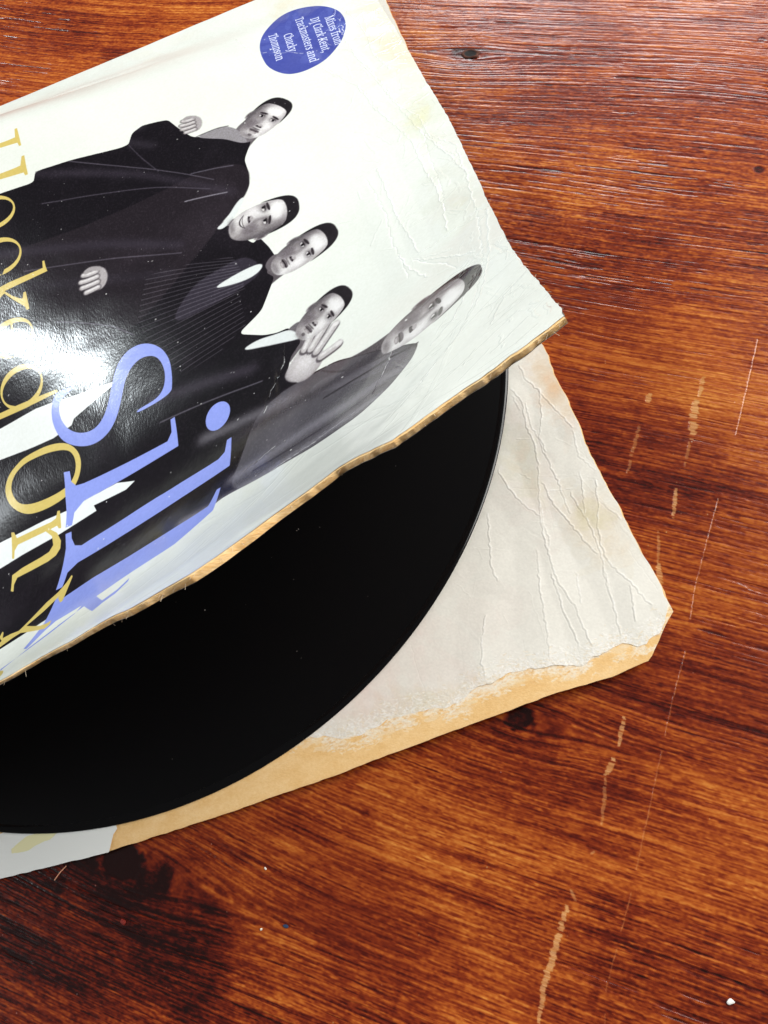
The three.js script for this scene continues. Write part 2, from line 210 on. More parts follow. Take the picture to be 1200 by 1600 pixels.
// the printed picture -------------------------------------------------------
const PN = 2048, S = PN / PS;
const [printC, mainX] = canvasOf(PN, PN, '#e2e4db'), [pBumpC, PB] = canvasOf(PN, PN, '#808080');
const DARK = '#100c11'; let X = mainX;
{
  X.translate(0, 6 * S); PB.translate(0, 6 * S);
  X.lineJoin = X.lineCap = PB.lineCap = 'round';
  const fillS = (pts, c) => { X.fillStyle = c; X.beginPath(); smoothPath(X, pts, S); X.fill(); };
  const fillP = (pts, c) => { X.fillStyle = c; X.beginPath(); polyPath(X, pts, S); X.fill(); };
  const mass = [[87.2,181.0],[85.4,165.5],[84.8,152.1],[79.8,150.8],[79.0,136.7],[80.2,113.9],[74.1,111.6],[71.5,107.2],[71.7,101.3],[72.3,97.1],[78.4,93.8],[85.5,89.1],[88.0,81.9],[94.1,68.9],[98.4,67.8],[107.0,71.5],[114.0,70.9],[121.9,71.5],[128.4,76.0],[134.3,84.0],[136.6,86.0],[138.5,80.9],[144.3,78.6],[152.3,74.1],[150.6,71.5],[157.6,68.8],[163.7,67.3],[169.0,71.6],[173.0,69.1],[179.4,72.5],[184.7,75.8],[189.1,85.1],[195.5,76.7],[197.6,72.3],[198.4,68.2],[202.5,66.0],[207.6,65.0],[210.7,69.0],[218.3,71.7],[225.2,67.3],[223.8,63.1],[226.9,53.9],[236.7,41.8],[251.6,29.6],[259.0,32.0],[266.5,38.7],[269.7,48.0],[265.8,60.0],[259.0,75.2],[252.7,93.6],[253.6,100.1],[252.2,118.5],[254.2,143.4],[256.6,173.0],[256.4,187.6]], gap1 = [[180.7,191.3],[180.0,177.4],[178.7,162.5],[179.2,155.4],[181.9,132.7],[183.0,128.0],[183.8,134.8],[186.2,142.4],[188.1,149.1],[189.9,150.3],[191.3,157.9],[190.8,168.7],[190.0,179.6],[190.8,193.7]], gap2 = [[215.4,198.3],[215.2,184.2],[215.7,165.7],[216.5,156.6],[216.4,145.7],[216.7,136.7],[219.6,129.8],[220.8,133.4],[219.8,146.1],[222.1,145.1],[222.9,160.5],[222.9,175.1],[223.3,184.4],[223.3,198.3]];
  const [layC, layX] = canvasOf(PN, PN); layX.translate(0, 6 * S); layX.lineJoin = layX.lineCap = 'round';
  const soft = (px, fn) => { layX.clearRect(0, -6 * S, PN, PN + 6 * S); X = layX; fn(); X = mainX; X.save(); X.setTransform(1, 0, 0, 1, 0, 0); X.filter = `blur(${px}px)`; X.drawImage(layC, 0, 0); X.filter = 'none'; X.restore(); };   // a printed layer with soft edges
  const heads = [[[91.4,71.3],[83.9,50.6]],[[145.2,81.2],[139.0,57.2]],[[168.3,69.4],[166.6,46.1]],[[202.5,66.0],[201.1,46.4]],[[239.2,40.3],[238.5,10.1]]], look = [0.3, -0.6, 0.12, 0.25, 0.4];
  const inHead = (hd, fn) => { const [chin, top] = hd, dx = top[0] - chin[0], dy = top[1] - chin[1], len = Math.hypot(dx, dy); X.save(); X.translate(chin[0] * S, chin[1] * S); const k = heads.indexOf(hd); X.translate(0, 0); X.rotate(Math.atan2(dy, dx) + Math.PI / 2); X.translate(0, -len * 0.5 * S); X.rotate([-0.32, 0.3, -0.12, -0.26, 0.04][k]); X.translate(0, len * 0.5 * S); X.scale(len * [0.33, 0.36, 0.33, 0.35, 0.3][k] * S, len * S); fn(k); X.restore(); };   // x: -1..1, y: 0 chin .. -1 crown
  soft(1, () => heads.forEach((h, i) => inHead(h, () => { X.fillStyle = ['#5b5457', '#6d6669', '#514a4d', '#5a5356', '#4a4448'][i]; X.beginPath(); X.moveTo(-0.62, -0.35); X.lineTo(0.66, -0.35); X.bezierCurveTo(0.62, 0, 0.7, 0.12, 0.95, 0.34); X.lineTo(-0.95, 0.34); X.bezierCurveTo(-0.7, 0.12, -0.62, 0, -0.62, -0.35); X.fill(); })));
  X.fillStyle = DARK; X.beginPath(); smoothPath(X, mass.flatMap((p, i) => { const q = mass[(i + 1) % mass.length]; return [p, [(p[0] + q[0]) / 2, (p[1] + q[1]) / 2]]; }), S); X.fill();
  fillP([mass[0], mass[mass.length - 1], [270, 330], [90, 330]], DARK);
  soft(1.2, () => { fillS([[110.6,70.5],[122.0,71.2],[129.4,76.1],[135.3,84.1],[140.9,88.5],[150.3,99.4],[159.4,110.4],[166.5,123.8],[167.5,144.1],[164.9,174.5],[164.0,184.7],[114.4,179.0],[113.2,168.6],[113.0,138.0],[110.2,109.9],[106.0,91.8],[105.3,79.2]], '#1e181d'); fillS([[167.3,71.6],[170.5,80.2],[171.8,92.5],[171.9,109.2],[159.0,98.0],[156.9,86.8],[155.9,77.0]], '#2d2831'); fillS([[189.3,85.2],[195.7,77.2],[208.1,65.1],[211.2,69.8],[217.9,72.1],[228.3,76.8],[235.1,88.6],[236.3,107.4],[233.5,122.2],[207.1,105.8],[197.3,96.8]], '#100d11'); });
  soft(1.5, () => { fillS([[222.6,74.1],[224.4,63.1],[226.9,53.9],[236.7,41.8],[251.6,29.6],[259.0,32.0],[266.5,38.7],[269.7,48.0],[265.8,60.0],[259.0,75.2],[252.7,93.6],[235.1,88.6],[225.3,83.7]], '#4d4a4f'); fillS([[251.0,32.5],[241.2,42.1],[232.3,54.4],[229.3,63.1],[233.0,65.7],[241.9,52.8],[251.7,40.6],[259.9,32.9]], '#5d595f'); });                       // grey overcoat of the figure nearest the mouth of the sleeve
  fillP(gap1, '#e2e4e0'); fillP(gap2, '#e4e7e4');
  const line = (pts, w, c) => { X.strokeStyle = c; X.lineWidth = w * S; X.beginPath(); const p = pts; X.moveTo(p[0][0] * S, p[0][1] * S); for (let i = 1; i < p.length; i++) { const m = p[Math.min(i + 1, p.length - 1)]; X.quadraticCurveTo(p[i][0] * S, p[i][1] * S, (p[i][0] + m[0]) / 2 * S, (p[i][1] + m[1]) / 2 * S); } X.stroke(); };
  X.save(); X.beginPath(); polyPath(X, mass, S); X.clip();
  soft(9, () => { // folds of the cloth
    line([[78, 160], [90, 120], [110, 92], [122, 78]], 2.2, '#332d36'); line([[112, 172], [122, 130], [138, 100]], 3, '#302a33'); line([[62, 150], [70, 128], [84, 104]], 2, '#353038');
    line([[128, 170], [140, 130], [150, 104]], 2, '#2a252d'); line([[196, 120], [200, 100], [206, 82]], 3, '#3a343d'); line([[228, 70], [224, 86], [220, 104]], 3, '#716d73'); line([[262, 30], [250, 60], [246, 92]], 4, '#77737a'); line([[270, 34], [262, 58], [256, 84], [250, 110]], 3, '#8a868c'); line([[240, 36], [234, 62], [228, 92]], 3, '#2f2b31'); line([[60, 135], [66, 118], [72, 108]], 2, '#5a535d');
  });
  soft(1, () => { line([[78, 140], [92, 112], [104, 94], [112, 84]], 0.4, '#544e58'); line([[96, 150], [102, 112], [116, 86]], 0.4, '#4a444e'); line([[124, 160], [130, 130], [142, 100]], 0.4, '#544e58'); line([[118, 96], [119, 88], [121, 80]], 0.5, '#8a858e'); line([[150, 150], [158, 132], [168, 122]], 0.5, '#4c4650'); line([[105, 92], [106, 84], [108, 76]], 0.5, '#55505a'); line([[254, 26], [244, 44], [240, 60]], 0.8, '#2a272c'); line([[262, 40], [256, 62], [250, 84]], 0.8, '#37333a'); line([[205, 118], [207, 100], [213, 80]], 0.4, '#615c66'); line([[70, 118], [84, 112], [98, 104]], 0.4, '#413b44'); line([[226, 60], [234, 54], [243, 40]], 0.6, '#3a363b'); });
  X.beginPath(); polyPath(X, [[146, 114], [149, 96], [154, 82], [170, 78], [186, 80], [192, 92], [193, 106], [182, 116], [164, 120]], S); X.clip();
  soft(0.6, () => {
    for (let k = -3; k < 12; k++) line([[140 + k * 2.5, 134], [148 + k * 2.0, 104], [158 + k * 1.2, 80]], 0.3, 'rgba(150,145,155,0.36)');   // pinstripes
    for (let k = 3; k < 15; k++) line([[164 + k * 2.5, 134], [166 + k * 2.1, 108], [166 + k * 1.9, 82]], 0.3, 'rgba(150,145,155,0.34)');
  });
  X.restore();
  soft(0.8, () => { fillS([[91.5,74.3],[86.9,71.2],[84.4,66.8],[91.7,64.3],[96.5,65.5],[98.7,68.8],[95.4,72.4]], '#6b6467'); fillS([[86.0,87.9],[84.3,80.1],[85.2,74.9],[89.1,71.5],[98.2,68.3],[97.3,71.6],[91.5,77.4],[88.8,83.3]], '#8d888b'); fillS([[166.5,72.0],[163.1,70.0],[162.2,66.6],[167.5,63.1],[172.3,64.8],[172.7,68.6]], '#5a5356'); fillS([[199.9,69.3],[198.4,66.7],[198.6,63.5],[203.8,61.6],[207.4,63.1],[205.3,67.0]], '#666063'); for (const c of [[[164.6,91.5],[162.7,81.0],[163.0,73.1],[165.6,71.8],[168.1,76.2],[166.8,84.5]],[[196.5,85.7],[195.7,79.6],[197.8,72.8],[199.5,67.2],[206.3,64.3],[204.5,68.7],[200.8,75.7]],[[137.3,86.6],[135.2,82.4],[127.0,76.5],[126.5,73.5],[134.3,77.9],[139.1,83.4]],[[86.8,86.3],[85.4,77.8],[85.5,73.5],[91.6,68.6],[96.5,68.5],[90.8,77.3]]].slice(0, 3)) fillS(c, '#d9dcd9'); line([[[86.0,87.9],[84.3,80.1],[85.2,74.9],[89.1,71.5],[98.2,68.3],[97.3,71.6],[91.5,77.4],[88.8,83.3]][0], [[86.0,87.9],[84.3,80.1],[85.2,74.9],[89.1,71.5],[98.2,68.3],[97.3,71.6],[91.5,77.4],[88.8,83.3]][1], [[86.0,87.9],[84.3,80.1],[85.2,74.9],[89.1,71.5],[98.2,68.3],[97.3,71.6],[91.5,77.4],[88.8,83.3]][2]], 0.4, '#4a4548'); });
  const handShape = (h, dark) => { const c = h.reduce((a, p) => [a[0] + p[0] / h.length, a[1] + p[1] / h.length], [0, 0]), g = X.createRadialGradient(c[0] * S, c[1] * S, S, c[0] * S, c[1] * S, 10 * S); g.addColorStop(0, '#d2cccb'); g.addColorStop(0.6, '#b0a9a9'); g.addColorStop(1, dark); X.fillStyle = g; X.beginPath(); smoothPath(X, h, S); X.fill(); return c; };
  soft(1.2, () => {
    [[[82.8,93.8],[75.6,91.9],[72.1,89.4],[72.2,86.6],[76.0,84.8],[80.6,84.4],[84.6,87.8],[85.8,90.2]],[[135.9,138.5],[132.8,136.7],[132.6,132.4],[136.0,129.5],[139.8,127.6],[143.5,129.8],[144.6,133.6],[144.9,137.5],[140.1,138.7]]].forEach((h, n) => { // four bent fingers below the back of the hand, thumb at its side
      const c = h.reduce((a, p) => [a[0] + p[0] / h.length, a[1] + p[1] / h.length], [0, 0]), q = n ? 1 : 0.8;
      X.fillStyle = '#a59e9e'; X.beginPath(); X.ellipse(c[0] * S, (c[1] - 2 * q) * S, 5 * q * S, 3.4 * q * S, 0.1, 0, 7); X.fill();
      for (let k = 0; k < 4; k++) { const x = c[0] + (k - 1.5) * 2.4 * q, l = [3.8, 5.0, 4.8, 3.4][k] * q, f = [[x, c[1] - 1.4 * q], [x + 0.3, c[1] + l * 0.4], [x + (k - 1.5) * 0.25, c[1] + l]]; line(f, 2.5 * q, '#3f393c'); line(f, 1.9 * q, '#b3acab'); line(f.map((p) => [p[0] - 0.3, p[1]]), 0.7 * q, '#d9d4d2'); }
      line([[c[0] - 4.4 * q, c[1] - 2.5 * q], [c[0] - 6 * q, c[1] + 0.5], [c[0] - 5 * q, c[1] + 2.6 * q]], 2.0 * q, '#9b9494');
    });
    handShape([[218.8,73.2],[214.4,70.2],[211.9,67.5],[209.9,64.4],[212.0,60.6],[216.9,58.3],[221.3,58.7],[224.5,61.8],[225.1,66.9]], '#5d5659');
    [[[211.5,64.2],[207.2,61.2],[203.6,57.6]],[[213.1,62.1],[209.8,58.4],[206.1,54.8]],[[215.9,60.5],[212.5,56.1],[209.9,52.9]],[[219.4,59.3],[219.5,55.7],[219.2,53.2]]].forEach((f, k) => { line(f.map(([b, v]) => [b + 0.5, v + 0.3]), 3.6, '#4f484b'); line(f, 3.0, '#bdb6b5'); line(f.map(([b, v]) => [b - 0.5, v]), 1.2, '#d8d3d1'); X.fillStyle = '#e0dbd9'; X.beginPath(); const t = f[f.length - 1]; X.ellipse(t[0] * S, t[1] * S, 0.9 * S, 1.2 * S, 0, 0, 7); X.fill(); });
  });
  // five stand-in heads
  const el = (x, y, rx, ry, c, r = 0) => { X.fillStyle = c; X.beginPath(); X.ellipse(x, y, rx, ry, r, 0, 7); X.fill(); };
  const each = (px, fn) => soft(px, () => heads.forEach((h, i) => inHead(h, () => { const L = look[i]; fn(L, L > 0 ? -1 : 1, L * 0.36, i); })));
    each(1, (L, sh, o) => { el(0.97 * sh, -0.45, 0.14, 0.105, '#8f888a'); el(0.99 * sh, -0.45, 0.06, 0.06, '#4c4548'); });
    each(0.8, (L, sh, o) => {
      const g = X.createLinearGradient(-sh * 0.95, 0, sh * 0.95, 0); g.addColorStop(0, '#a9a2a2'); g.addColorStop(0.25, '#d9d5d3'); g.addColorStop(0.55, '#bdb7b6'); g.addColorStop(0.85, '#7a7375'); g.addColorStop(1, '#4a4447');
      X.fillStyle = g; X.beginPath(); X.moveTo(-0.95, -0.58); X.bezierCurveTo(-0.97, -0.32, -0.84, -0.12, -0.42, -0.02); X.bezierCurveTo(-0.2, 0.02, 0.2, 0.02, 0.42, -0.02); X.bezierCurveTo(0.84, -0.12, 0.97, -0.32, 0.95, -0.58); X.bezierCurveTo(0.95, -0.92, 0.6, -1, 0, -1); X.bezierCurveTo(-0.6, -1, -0.95, -0.92, -0.95, -0.58); X.fill();
    });
    each(4, (L, sh, o) => { el(o, -0.72, 0.55, 0.1, 'rgba(236,233,231,0.75)'); el(o + sh * 0.5, -0.3, 0.3, 0.13, 'rgba(96,88,91,0.7)'); el(o - sh * 0.5, -0.36, 0.24, 0.08, 'rgba(232,228,226,0.7)'); for (const s of [-1, 1]) el(o + s * 0.4, -0.55, 0.27, 0.055, 'rgba(74,66,70,0.8)'); el(o + sh * 0.16, -0.43, 0.1, 0.13, 'rgba(110,102,105,0.8)'); el(o, -0.04, 0.45, 0.045, 'rgba(92,84,87,0.7)'); });
    each(0.7, (L, sh, o, i) => {
      X.fillStyle = '#191518'; X.beginPath(); X.moveTo(-0.99, -0.5); X.bezierCurveTo(-1.1, -0.98, -0.55, -1.06, 0, -1.05); X.bezierCurveTo(0.55, -1.06, 1.1, -0.98, 0.99, -0.5); X.bezierCurveTo(0.94, -0.66, 0.88, -0.78, 0.66, -0.83); X.bezierCurveTo(0.3, -0.885, -0.3, -0.885, -0.66, -0.83); X.bezierCurveTo(-0.88, -0.78, -0.94, -0.66, -0.99, -0.5); X.fill();
      for (const s of [-1, 1]) { el(o + s * 0.42, -0.605, 0.26, 0.022, '#2b2528', s * 0.05); el(o + s * 0.4, -0.535, 0.16, 0.026, '#d6d1cf'); el(o + s * 0.4 + L * 0.1, -0.538, 0.085, 0.03, '#161215'); el(o + s * 0.4, -0.556, 0.18, 0.01, '#241e21'); }
      el(o * 1.25, -0.33, 0.2, 0.04, '#a8a1a1'); el(o * 1.25, -0.3, 0.22, 0.016, '#4a4346'); el(o * 1.25 - 0.12, -0.308, 0.06, 0.015, '#1f191c'); el(o * 1.25 + 0.12, -0.308, 0.06, 0.015, '#1f191c');
      const mx = o * 1.15;
      if (i === 1) { X.fillStyle = '#2a2326'; X.beginPath(); X.moveTo(mx - 0.42, -0.24); X.quadraticCurveTo(mx, -0.17, mx + 0.42, -0.24); X.quadraticCurveTo(mx, -0.06, mx - 0.42, -0.24); X.fill(); X.fillStyle = '#e4e0de'; X.beginPath(); X.moveTo(mx - 0.34, -0.222); X.quadraticCurveTo(mx, -0.17, mx + 0.34, -0.222); X.quadraticCurveTo(mx, -0.12, mx - 0.34, -0.222); X.fill(); }   // an open smile
      else { el(mx, -0.2, 0.33, 0.03, '#645c5f'); el(mx, -0.185, 0.34, i === 2 ? 0.02 : 0.01, '#251e21'); el(mx, -0.155, 0.27, 0.026, '#8d8586'); el(mx, -0.148, 0.16, 0.01, '#b8b0b0'); }
      if (i === 0 || i === 3) { el(mx, -0.245, 0.3, 0.012, 'rgba(50,43,46,0.7)'); el(mx, -0.08, 0.13, 0.03, 'rgba(60,52,55,0.6)'); }   // moustache and chin beard
      if (i === 2) el(mx, -0.245, 0.3, 0.012, 'rgba(50,43,46,0.5)');
    });
  // the round blue sticker print
  const st = [[44.7,56.4],[34.2,54.1],[25.8,49.0],[20.0,43.5],[18.9,36.9],[21.1,30.3],[24.9,25.3],[30.6,21.3],[36.5,19.7],[44.2,20.2],[51.0,22.6],[58.8,27.4],[63.9,33.5],[65.9,38.7],[66.7,43.6],[65.7,48.2],[61.7,52.4],[56.1,55.5]]; const sc = st.reduce((a, p) => [a[0] + p[0] / st.length, a[1] + p[1] / st.length], [0, 0]);
  fillS(st, '#444d9c');
  X.save(); X.beginPath(); smoothPath(X, st, S); X.clip();
  for (let k = 0; k < 60; k++) { X.fillStyle = `rgba(120,138,210,${0.04 + rnd() * 0.1})`; X.beginPath(); X.ellipse((sc[0] - 24 + rnd() * 48) * S, (sc[1] - 20 + rnd() * 40) * S, (1 + rnd() * 6) * S, (0.6 + rnd() * 3) * S, rnd() * 3, 0, 7); X.fill(); }
  X.restore();
  X.fillStyle = '#dfe4f6'; X.textAlign = 'center';
  [['Mixes from', -10.5, 4.4], ['DJ Clark Kent,', -4.8, 4.4], ['Trackmasters and', 1.0, 4.4], ['Chucky', 7.4, 4.6], ['Thompson', 13.2, 4.6]].forEach(([t, dy, sz]) => {
    X.save(); X.translate((sc[0] + 1.0) * S, (sc[1] + dy) * S); X.scale(0.92, 1.1); X.font = `${sz * S}px serif`; X.fillText(t, 0, 0); X.restore(); });
  // title lettering
  const YEL = '#cfb868', BLU = '#8a97dd';
  const Yl = {"O":[[[199.3,179.6],[195.8,177.2],[193.9,173.5],[192.6,170.1],[192.3,161.7],[194.2,153.9],[198.5,149.8],[203.4,148.8],[208.8,151.2],[211.5,155.2],[212.5,160.8],[212.2,168.1],[210.6,173.5],[206.6,178.0],[203.0,179.7]],[[200.8,177.6],[197.2,175.7],[195.2,172.0],[194.5,167.7],[195.0,160.5],[197.0,153.6],[200.2,151.2],[204.5,151.3],[208.1,153.8],[209.2,158.5],[209.1,165.9],[208.0,172.2],[205.6,175.9]]],"n":[[[213.9,179.4],[214.3,178.2],[216.6,177.2],[217.0,169.5],[217.4,163.1],[217.0,161.2],[214.9,160.5],[215.2,159.5],[221.1,159.3],[220.8,160.2],[219.6,160.9],[219.6,163.6],[222.0,160.9],[225.4,159.2],[228.0,159.3],[229.6,160.9],[230.2,164.0],[230.0,170.8],[229.7,176.5],[231.5,177.5],[234.0,177.2],[233.2,178.5],[227.8,178.9],[227.2,174.8],[227.2,167.5],[226.9,163.9],[225.4,162.4],[222.1,163.0],[219.5,165.4],[218.8,176.9],[220.1,178.3],[222.6,178.5],[222.2,179.4]]],"Y":[[[241.0,152.4],[241.8,151.8],[246.1,152.3],[250.6,152.5],[250.6,153.4],[247.8,155.3],[247.1,154.8],[250.0,159.7],[252.2,165.3],[256.9,157.8],[257.7,155.1],[257.6,153.3],[259.6,152.9],[260.4,154.4],[254.1,166.5],[254.2,169.1],[255.3,173.8],[252.8,175.2],[252.4,174.6],[249.9,176.8],[247.9,176.6],[248.7,175.8],[251.3,174.8],[251.6,171.4],[252.4,168.1],[251.6,166.9],[246.6,160.2],[245.0,156.2],[243.0,153.8]]],"H":[[[53.7,156.9],[53.5,155.9],[58.8,155.3],[64.6,154.8],[64.7,155.7],[62.6,156.2],[62.8,159.9],[63.0,165.7],[63.4,173.2],[59.7,173.4],[60.5,165.5],[59.8,159.7],[59.1,156.9]],[[70.3,155.3],[70.2,154.2],[75.3,154.1],[80.1,153.8],[80.2,154.9],[78.6,155.4],[78.7,159.7],[78.9,167.2],[79.1,174.7],[76.3,174.8],[76.4,167.0],[75.5,160.2],[74.8,156.3]],[[61.2,168.1],[61.3,167.1],[77.8,167.9],[77.7,168.9]]],"k":[[[122.1,152.7],[122.1,151.9],[125.2,151.6],[127.3,151.1],[128.0,156.8],[129.0,165.2],[130.1,173.6],[127.8,173.8],[126.4,166.6],[125.6,156.6],[125.2,152.8]],[[132.8,161.2],[132.8,160.2],[136.7,159.8],[140.5,159.5],[140.7,160.6],[138.9,161.2],[134.0,165.7],[130.4,168.7],[131.7,170.5],[134.2,175.7],[131.7,175.5],[129.1,170.2],[128.9,168.9],[132.5,165.6],[135.0,162.5],[135.1,161.7]]],"d":[[[175.2,153.7],[176.3,153.2],[176.7,159.8],[177.0,168.3],[176.9,180.1],[174.9,179.7],[174.7,169.5],[174.9,159.5]]]}, LT = {"S":[[197.4,112.0],[193.5,111.1],[189.4,110.5],[183.9,110.6],[178.3,112.7],[173.9,117.2],[172.4,122.2],[173.7,127.0],[177.6,130.6],[183.0,133.0],[189.0,135.4],[193.1,138.2],[195.2,141.9],[194.6,146.8],[191.6,151.1],[187.8,153.5],[183.8,154.2],[180.8,153.6],[178.7,151.4],[177.3,146.5],[176.4,147.0],[176.1,153.2],[177.5,155.4],[181.4,157.0],[186.9,157.3],[192.9,155.3],[196.9,151.3],[199.6,146.0],[200.1,140.6],[198.3,135.8],[194.3,132.4],[188.8,129.9],[183.2,127.6],[179.6,124.3],[178.3,120.4],[179.8,116.0],[183.3,113.7],[188.0,113.0],[192.1,113.6],[195.2,115.6],[196.4,118.8],[196.4,125.5],[197.7,125.6]],"i":[[206.0,112.4],[206.1,114.1],[210.6,114.4],[212.9,116.3],[211.9,132.7],[210.7,149.2],[210.0,152.4],[208.0,154.0],[204.3,154.0],[203.7,156.4],[211.1,156.9],[217.1,156.9],[221.8,157.5],[222.2,154.9],[218.5,153.9],[216.4,149.7],[216.7,131.4],[216.9,112.5]],"l":[[226.9,92.9],[226.8,94.6],[231.1,95.5],[232.3,97.8],[231.0,121.1],[231.2,147.3],[231.4,150.4],[229.9,153.3],[226.8,154.8],[224.3,155.1],[224.0,157.5],[229.1,157.0],[233.6,157.3],[243.5,157.7],[243.9,155.1],[238.9,154.6],[237.3,151.0],[237.7,129.0],[238.0,112.1],[238.7,93.4]],"k1":[[246.3,95.8],[246.0,97.3],[251.6,99.3],[251.4,101.7],[249.3,126.4],[248.4,141.6],[249.3,153.9],[247.3,154.2],[246.5,156.3],[251.0,156.4],[257.9,156.5],[265.6,158.8],[267.0,156.9],[264.1,155.0],[261.6,153.2],[259.8,150.6],[260.6,139.7],[260.1,122.6],[260.7,108.4],[256.2,96.7]],"k2":[[258.1,138.2],[258.3,137.5],[266.9,130.5],[266.2,125.8],[263.3,122.9],[265.0,122.5],[268.6,125.3],[269.2,129.1],[270.8,131.8],[262.2,139.2],[263.9,147.4],[267.2,155.7],[271.7,162.1],[272.6,162.2],[270.9,163.5],[269.0,157.5],[266.5,150.0],[263.3,141.9],[260.3,140.9]]};
  const drawYellow = () => {
    X.fillStyle = YEL;
    for (const k of ['H', 'k', 'd', 'n', 'Y']) for (const pts of Yl[k]) { X.beginPath(); polyPath(X, pts, S); X.fill(); }
    X.beginPath(); smoothPath(X, Yl.O[0], S); smoothPath(X, Yl.O[1].slice().reverse(), S); X.fill('evenodd');
    const bowl = (cx, top, w, h) => { X.beginPath(); X.ellipse(cx * S, (top + h / 2) * S, w / 2 * S, h / 2 * S, 0, 0, 7); X.ellipse((cx + 0.1) * S, (top + h / 2) * S, (w / 2 - 2.1) * S, (h / 2 - 0.75) * S, -0.16, 0, 7, true); X.fill('evenodd'); };
    bowl(93.5, 160.4, 15.5, 17); bowl(114, 160.2, 16.5, 17); bowl(149.5, 158.9, 15.5, 17); bowl(169, 158.0, 16, 17); bowl(280, 158, 18, 18);
    X.fillRect(143 * S, 166.6 * S, 13 * S, 0.9 * S);
  };
  const drawBlue = () => {
    X.fillStyle = BLU;
    X.beginPath(); smoothPath(X, LT.S, S); X.fill();
    for (const k of ['i', 'l', 'k1', 'k2']) { X.beginPath(); polyPath(X, LT[k], S); X.fill(); }
    X.beginPath(); X.ellipse([[215.2,97.1],[214.6,92.5],[216.0,101.6],[210.3,98.7],[220.0,95.2]][0][0] * S, [[215.2,97.1],[214.6,92.5],[216.0,101.6],[210.3,98.7],[220.0,95.2]][0][1] * S, 5 * S, 4.6 * S, 0, 0, 7); X.fill();
  };
  drawYellow(); drawBlue();
  X.fillStyle = YEL; for (const pts of Yl.Y) { X.beginPath(); polyPath(X, pts, S); X.fill(); }
  // handling stains along the worn edges
  const blot = (b, v, rb, rv, c, n = 26) => { for (let k = 0; k < n; k++) { X.fillStyle = c; X.beginPath(); X.ellipse((b + (rnd() + rnd() - 1) * rb) * S, (v + (rnd() + rnd() - 1) * rv) * S, (2 + rnd() * rb * 0.35) * S, (1 + rnd() * rv * 0.5) * S, rnd() * 3, 0, 7); X.fill(); } };
  blot(60, 6, 40, 7, 'rgba(222,198,150,0.05)', 80); blot(120, 7, 30, 7, 'rgba(216,204,172,0.045)', 60); blot(10, 25, 12, 30, 'rgba(214,200,150,0.05)', 60); blot(190, 8, 25, 6, 'rgba(212,204,182,0.04)', 50);
  blot(8, 110, 8, 60, 'rgba(206,206,190,0.05)', 40);
  // creases: raised, with the print worn off to the white paper along the ridge
  const creases = [[[69.0,20.5],[81.9,17.4],[105.9,13.4],[133.1,8.6],[150.8,5.3],[160.4,2.1]],[[85.6,23.8],[95.7,21.7],[104.9,20.3],[117.3,17.1],[135.6,12.8],[155.6,12.7],[173.2,11.6],[188.7,11.6],[203.1,13.0]],[[133.1,8.6],[155.7,9.8],[175.5,9.9],[191.9,11.5]],[[156.0,1.2],[177.1,1.7],[194.0,2.9],[204.4,3.6]],[[143.3,26.9],[164.1,25.9],[181.5,25.2],[194.6,23.3],[203.7,22.8]],[[147.3,31.3],[172.3,28.7],[191.5,29.2],[205.4,28.1],[213.0,28.0]],[[205.9,24.7],[214.5,17.2],[226.1,8.5]],[[204.8,23.0],[205.1,16.4]],[[201.9,3.1],[225.4,6.4],[240.0,8.3],[250.9,11.9],[264.6,16.6]],[[206.5,0.7],[231.9,5.0],[248.9,9.2],[260.9,13.9]],[[267.0,0.9],[270.1,7.0],[283.6,11.9]],[[203.5,4.1],[206.2,-0.1]],[[105.9,13.4],[120.3,7.7],[134.3,7.4],[160.3,3.5],[175.8,1.5]],[[134.3,7.4],[153.1,0.6]],[[230.5,4.0],[249.3,0.0],[262.7,0.2]],[[228.6,16.9],[230.5,11.9],[233.7,7.2]],[[81.2,10.8],[66.6,15.0],[50.6,13.2],[38.5,12.2]],[[205.9,24.7],[212.6,21.7],[217.3,17.7],[226.8,14.6]],[[30.3,21.8],[37.6,24.4],[45.3,23.8],[50.9,22.8],[64.3,21.3],[77.7,17.7],[90.8,15.2],[104.4,12.8]],[[44.9,32.5],[51.9,30.6],[58.5,27.1],[63.0,22.1],[73.0,19.3]],[[46.5,57.0],[56.1,37.9]],[[68.1,34.3],[77.1,29.1],[85.3,24.4],[95.9,22.3],[105.7,20.6],[116.8,17.6]],[[29.6,63.8],[50.1,58.1]],[[34.2,22.6],[42.4,21.6],[49.1,22.4]],[[21.6,22.8],[32.1,18.8],[42.5,15.5],[58.5,13.6]],[[199.1,28.2],[208.9,26.9],[219.0,22.6]],[[276.9,23.4],[287.0,31.1],[295.2,37.9]],[[267.5,16.6],[276.9,23.4],[283.8,29.4]],[[240.0,10.3],[256.2,19.3],[261.5,26.4]],[[264.5,49.1],[262.3,61.8],[258.4,76.8]],[[204.7,70.6],[209.5,71.0],[214.9,73.0],[219.1,77.7],[226.3,80.8]],[[243.9,37.0],[253.0,40.3],[262.0,43.8]],[[245.7,76.8],[246.5,87.6]]];
  creases.forEach((c, i) => {
    const w = wobble(c, 1.2, 0.4);
    for (const [wd, al] of [[1.2, 0.06], [0.6, 0.22], [0.3, 0.5]]) { PB.strokeStyle = `rgba(${i % 3 === 2 ? '30,30,30' : '255,255,255'},${al})`; PB.lineWidth = wd * S; strokePath(PB, w, S); }
    for (let k = 0; k < w.length - 1; k++) if (noise(k * 0.3, i * 7.7) > -0.2) { X.strokeStyle = `rgba(247,247,243,${0.25 + rnd() * 0.45})`; X.lineWidth = (0.15 + rnd() * 0.35) * S; strokePath(X, [w[k], w[k + 1]], S); }
  });
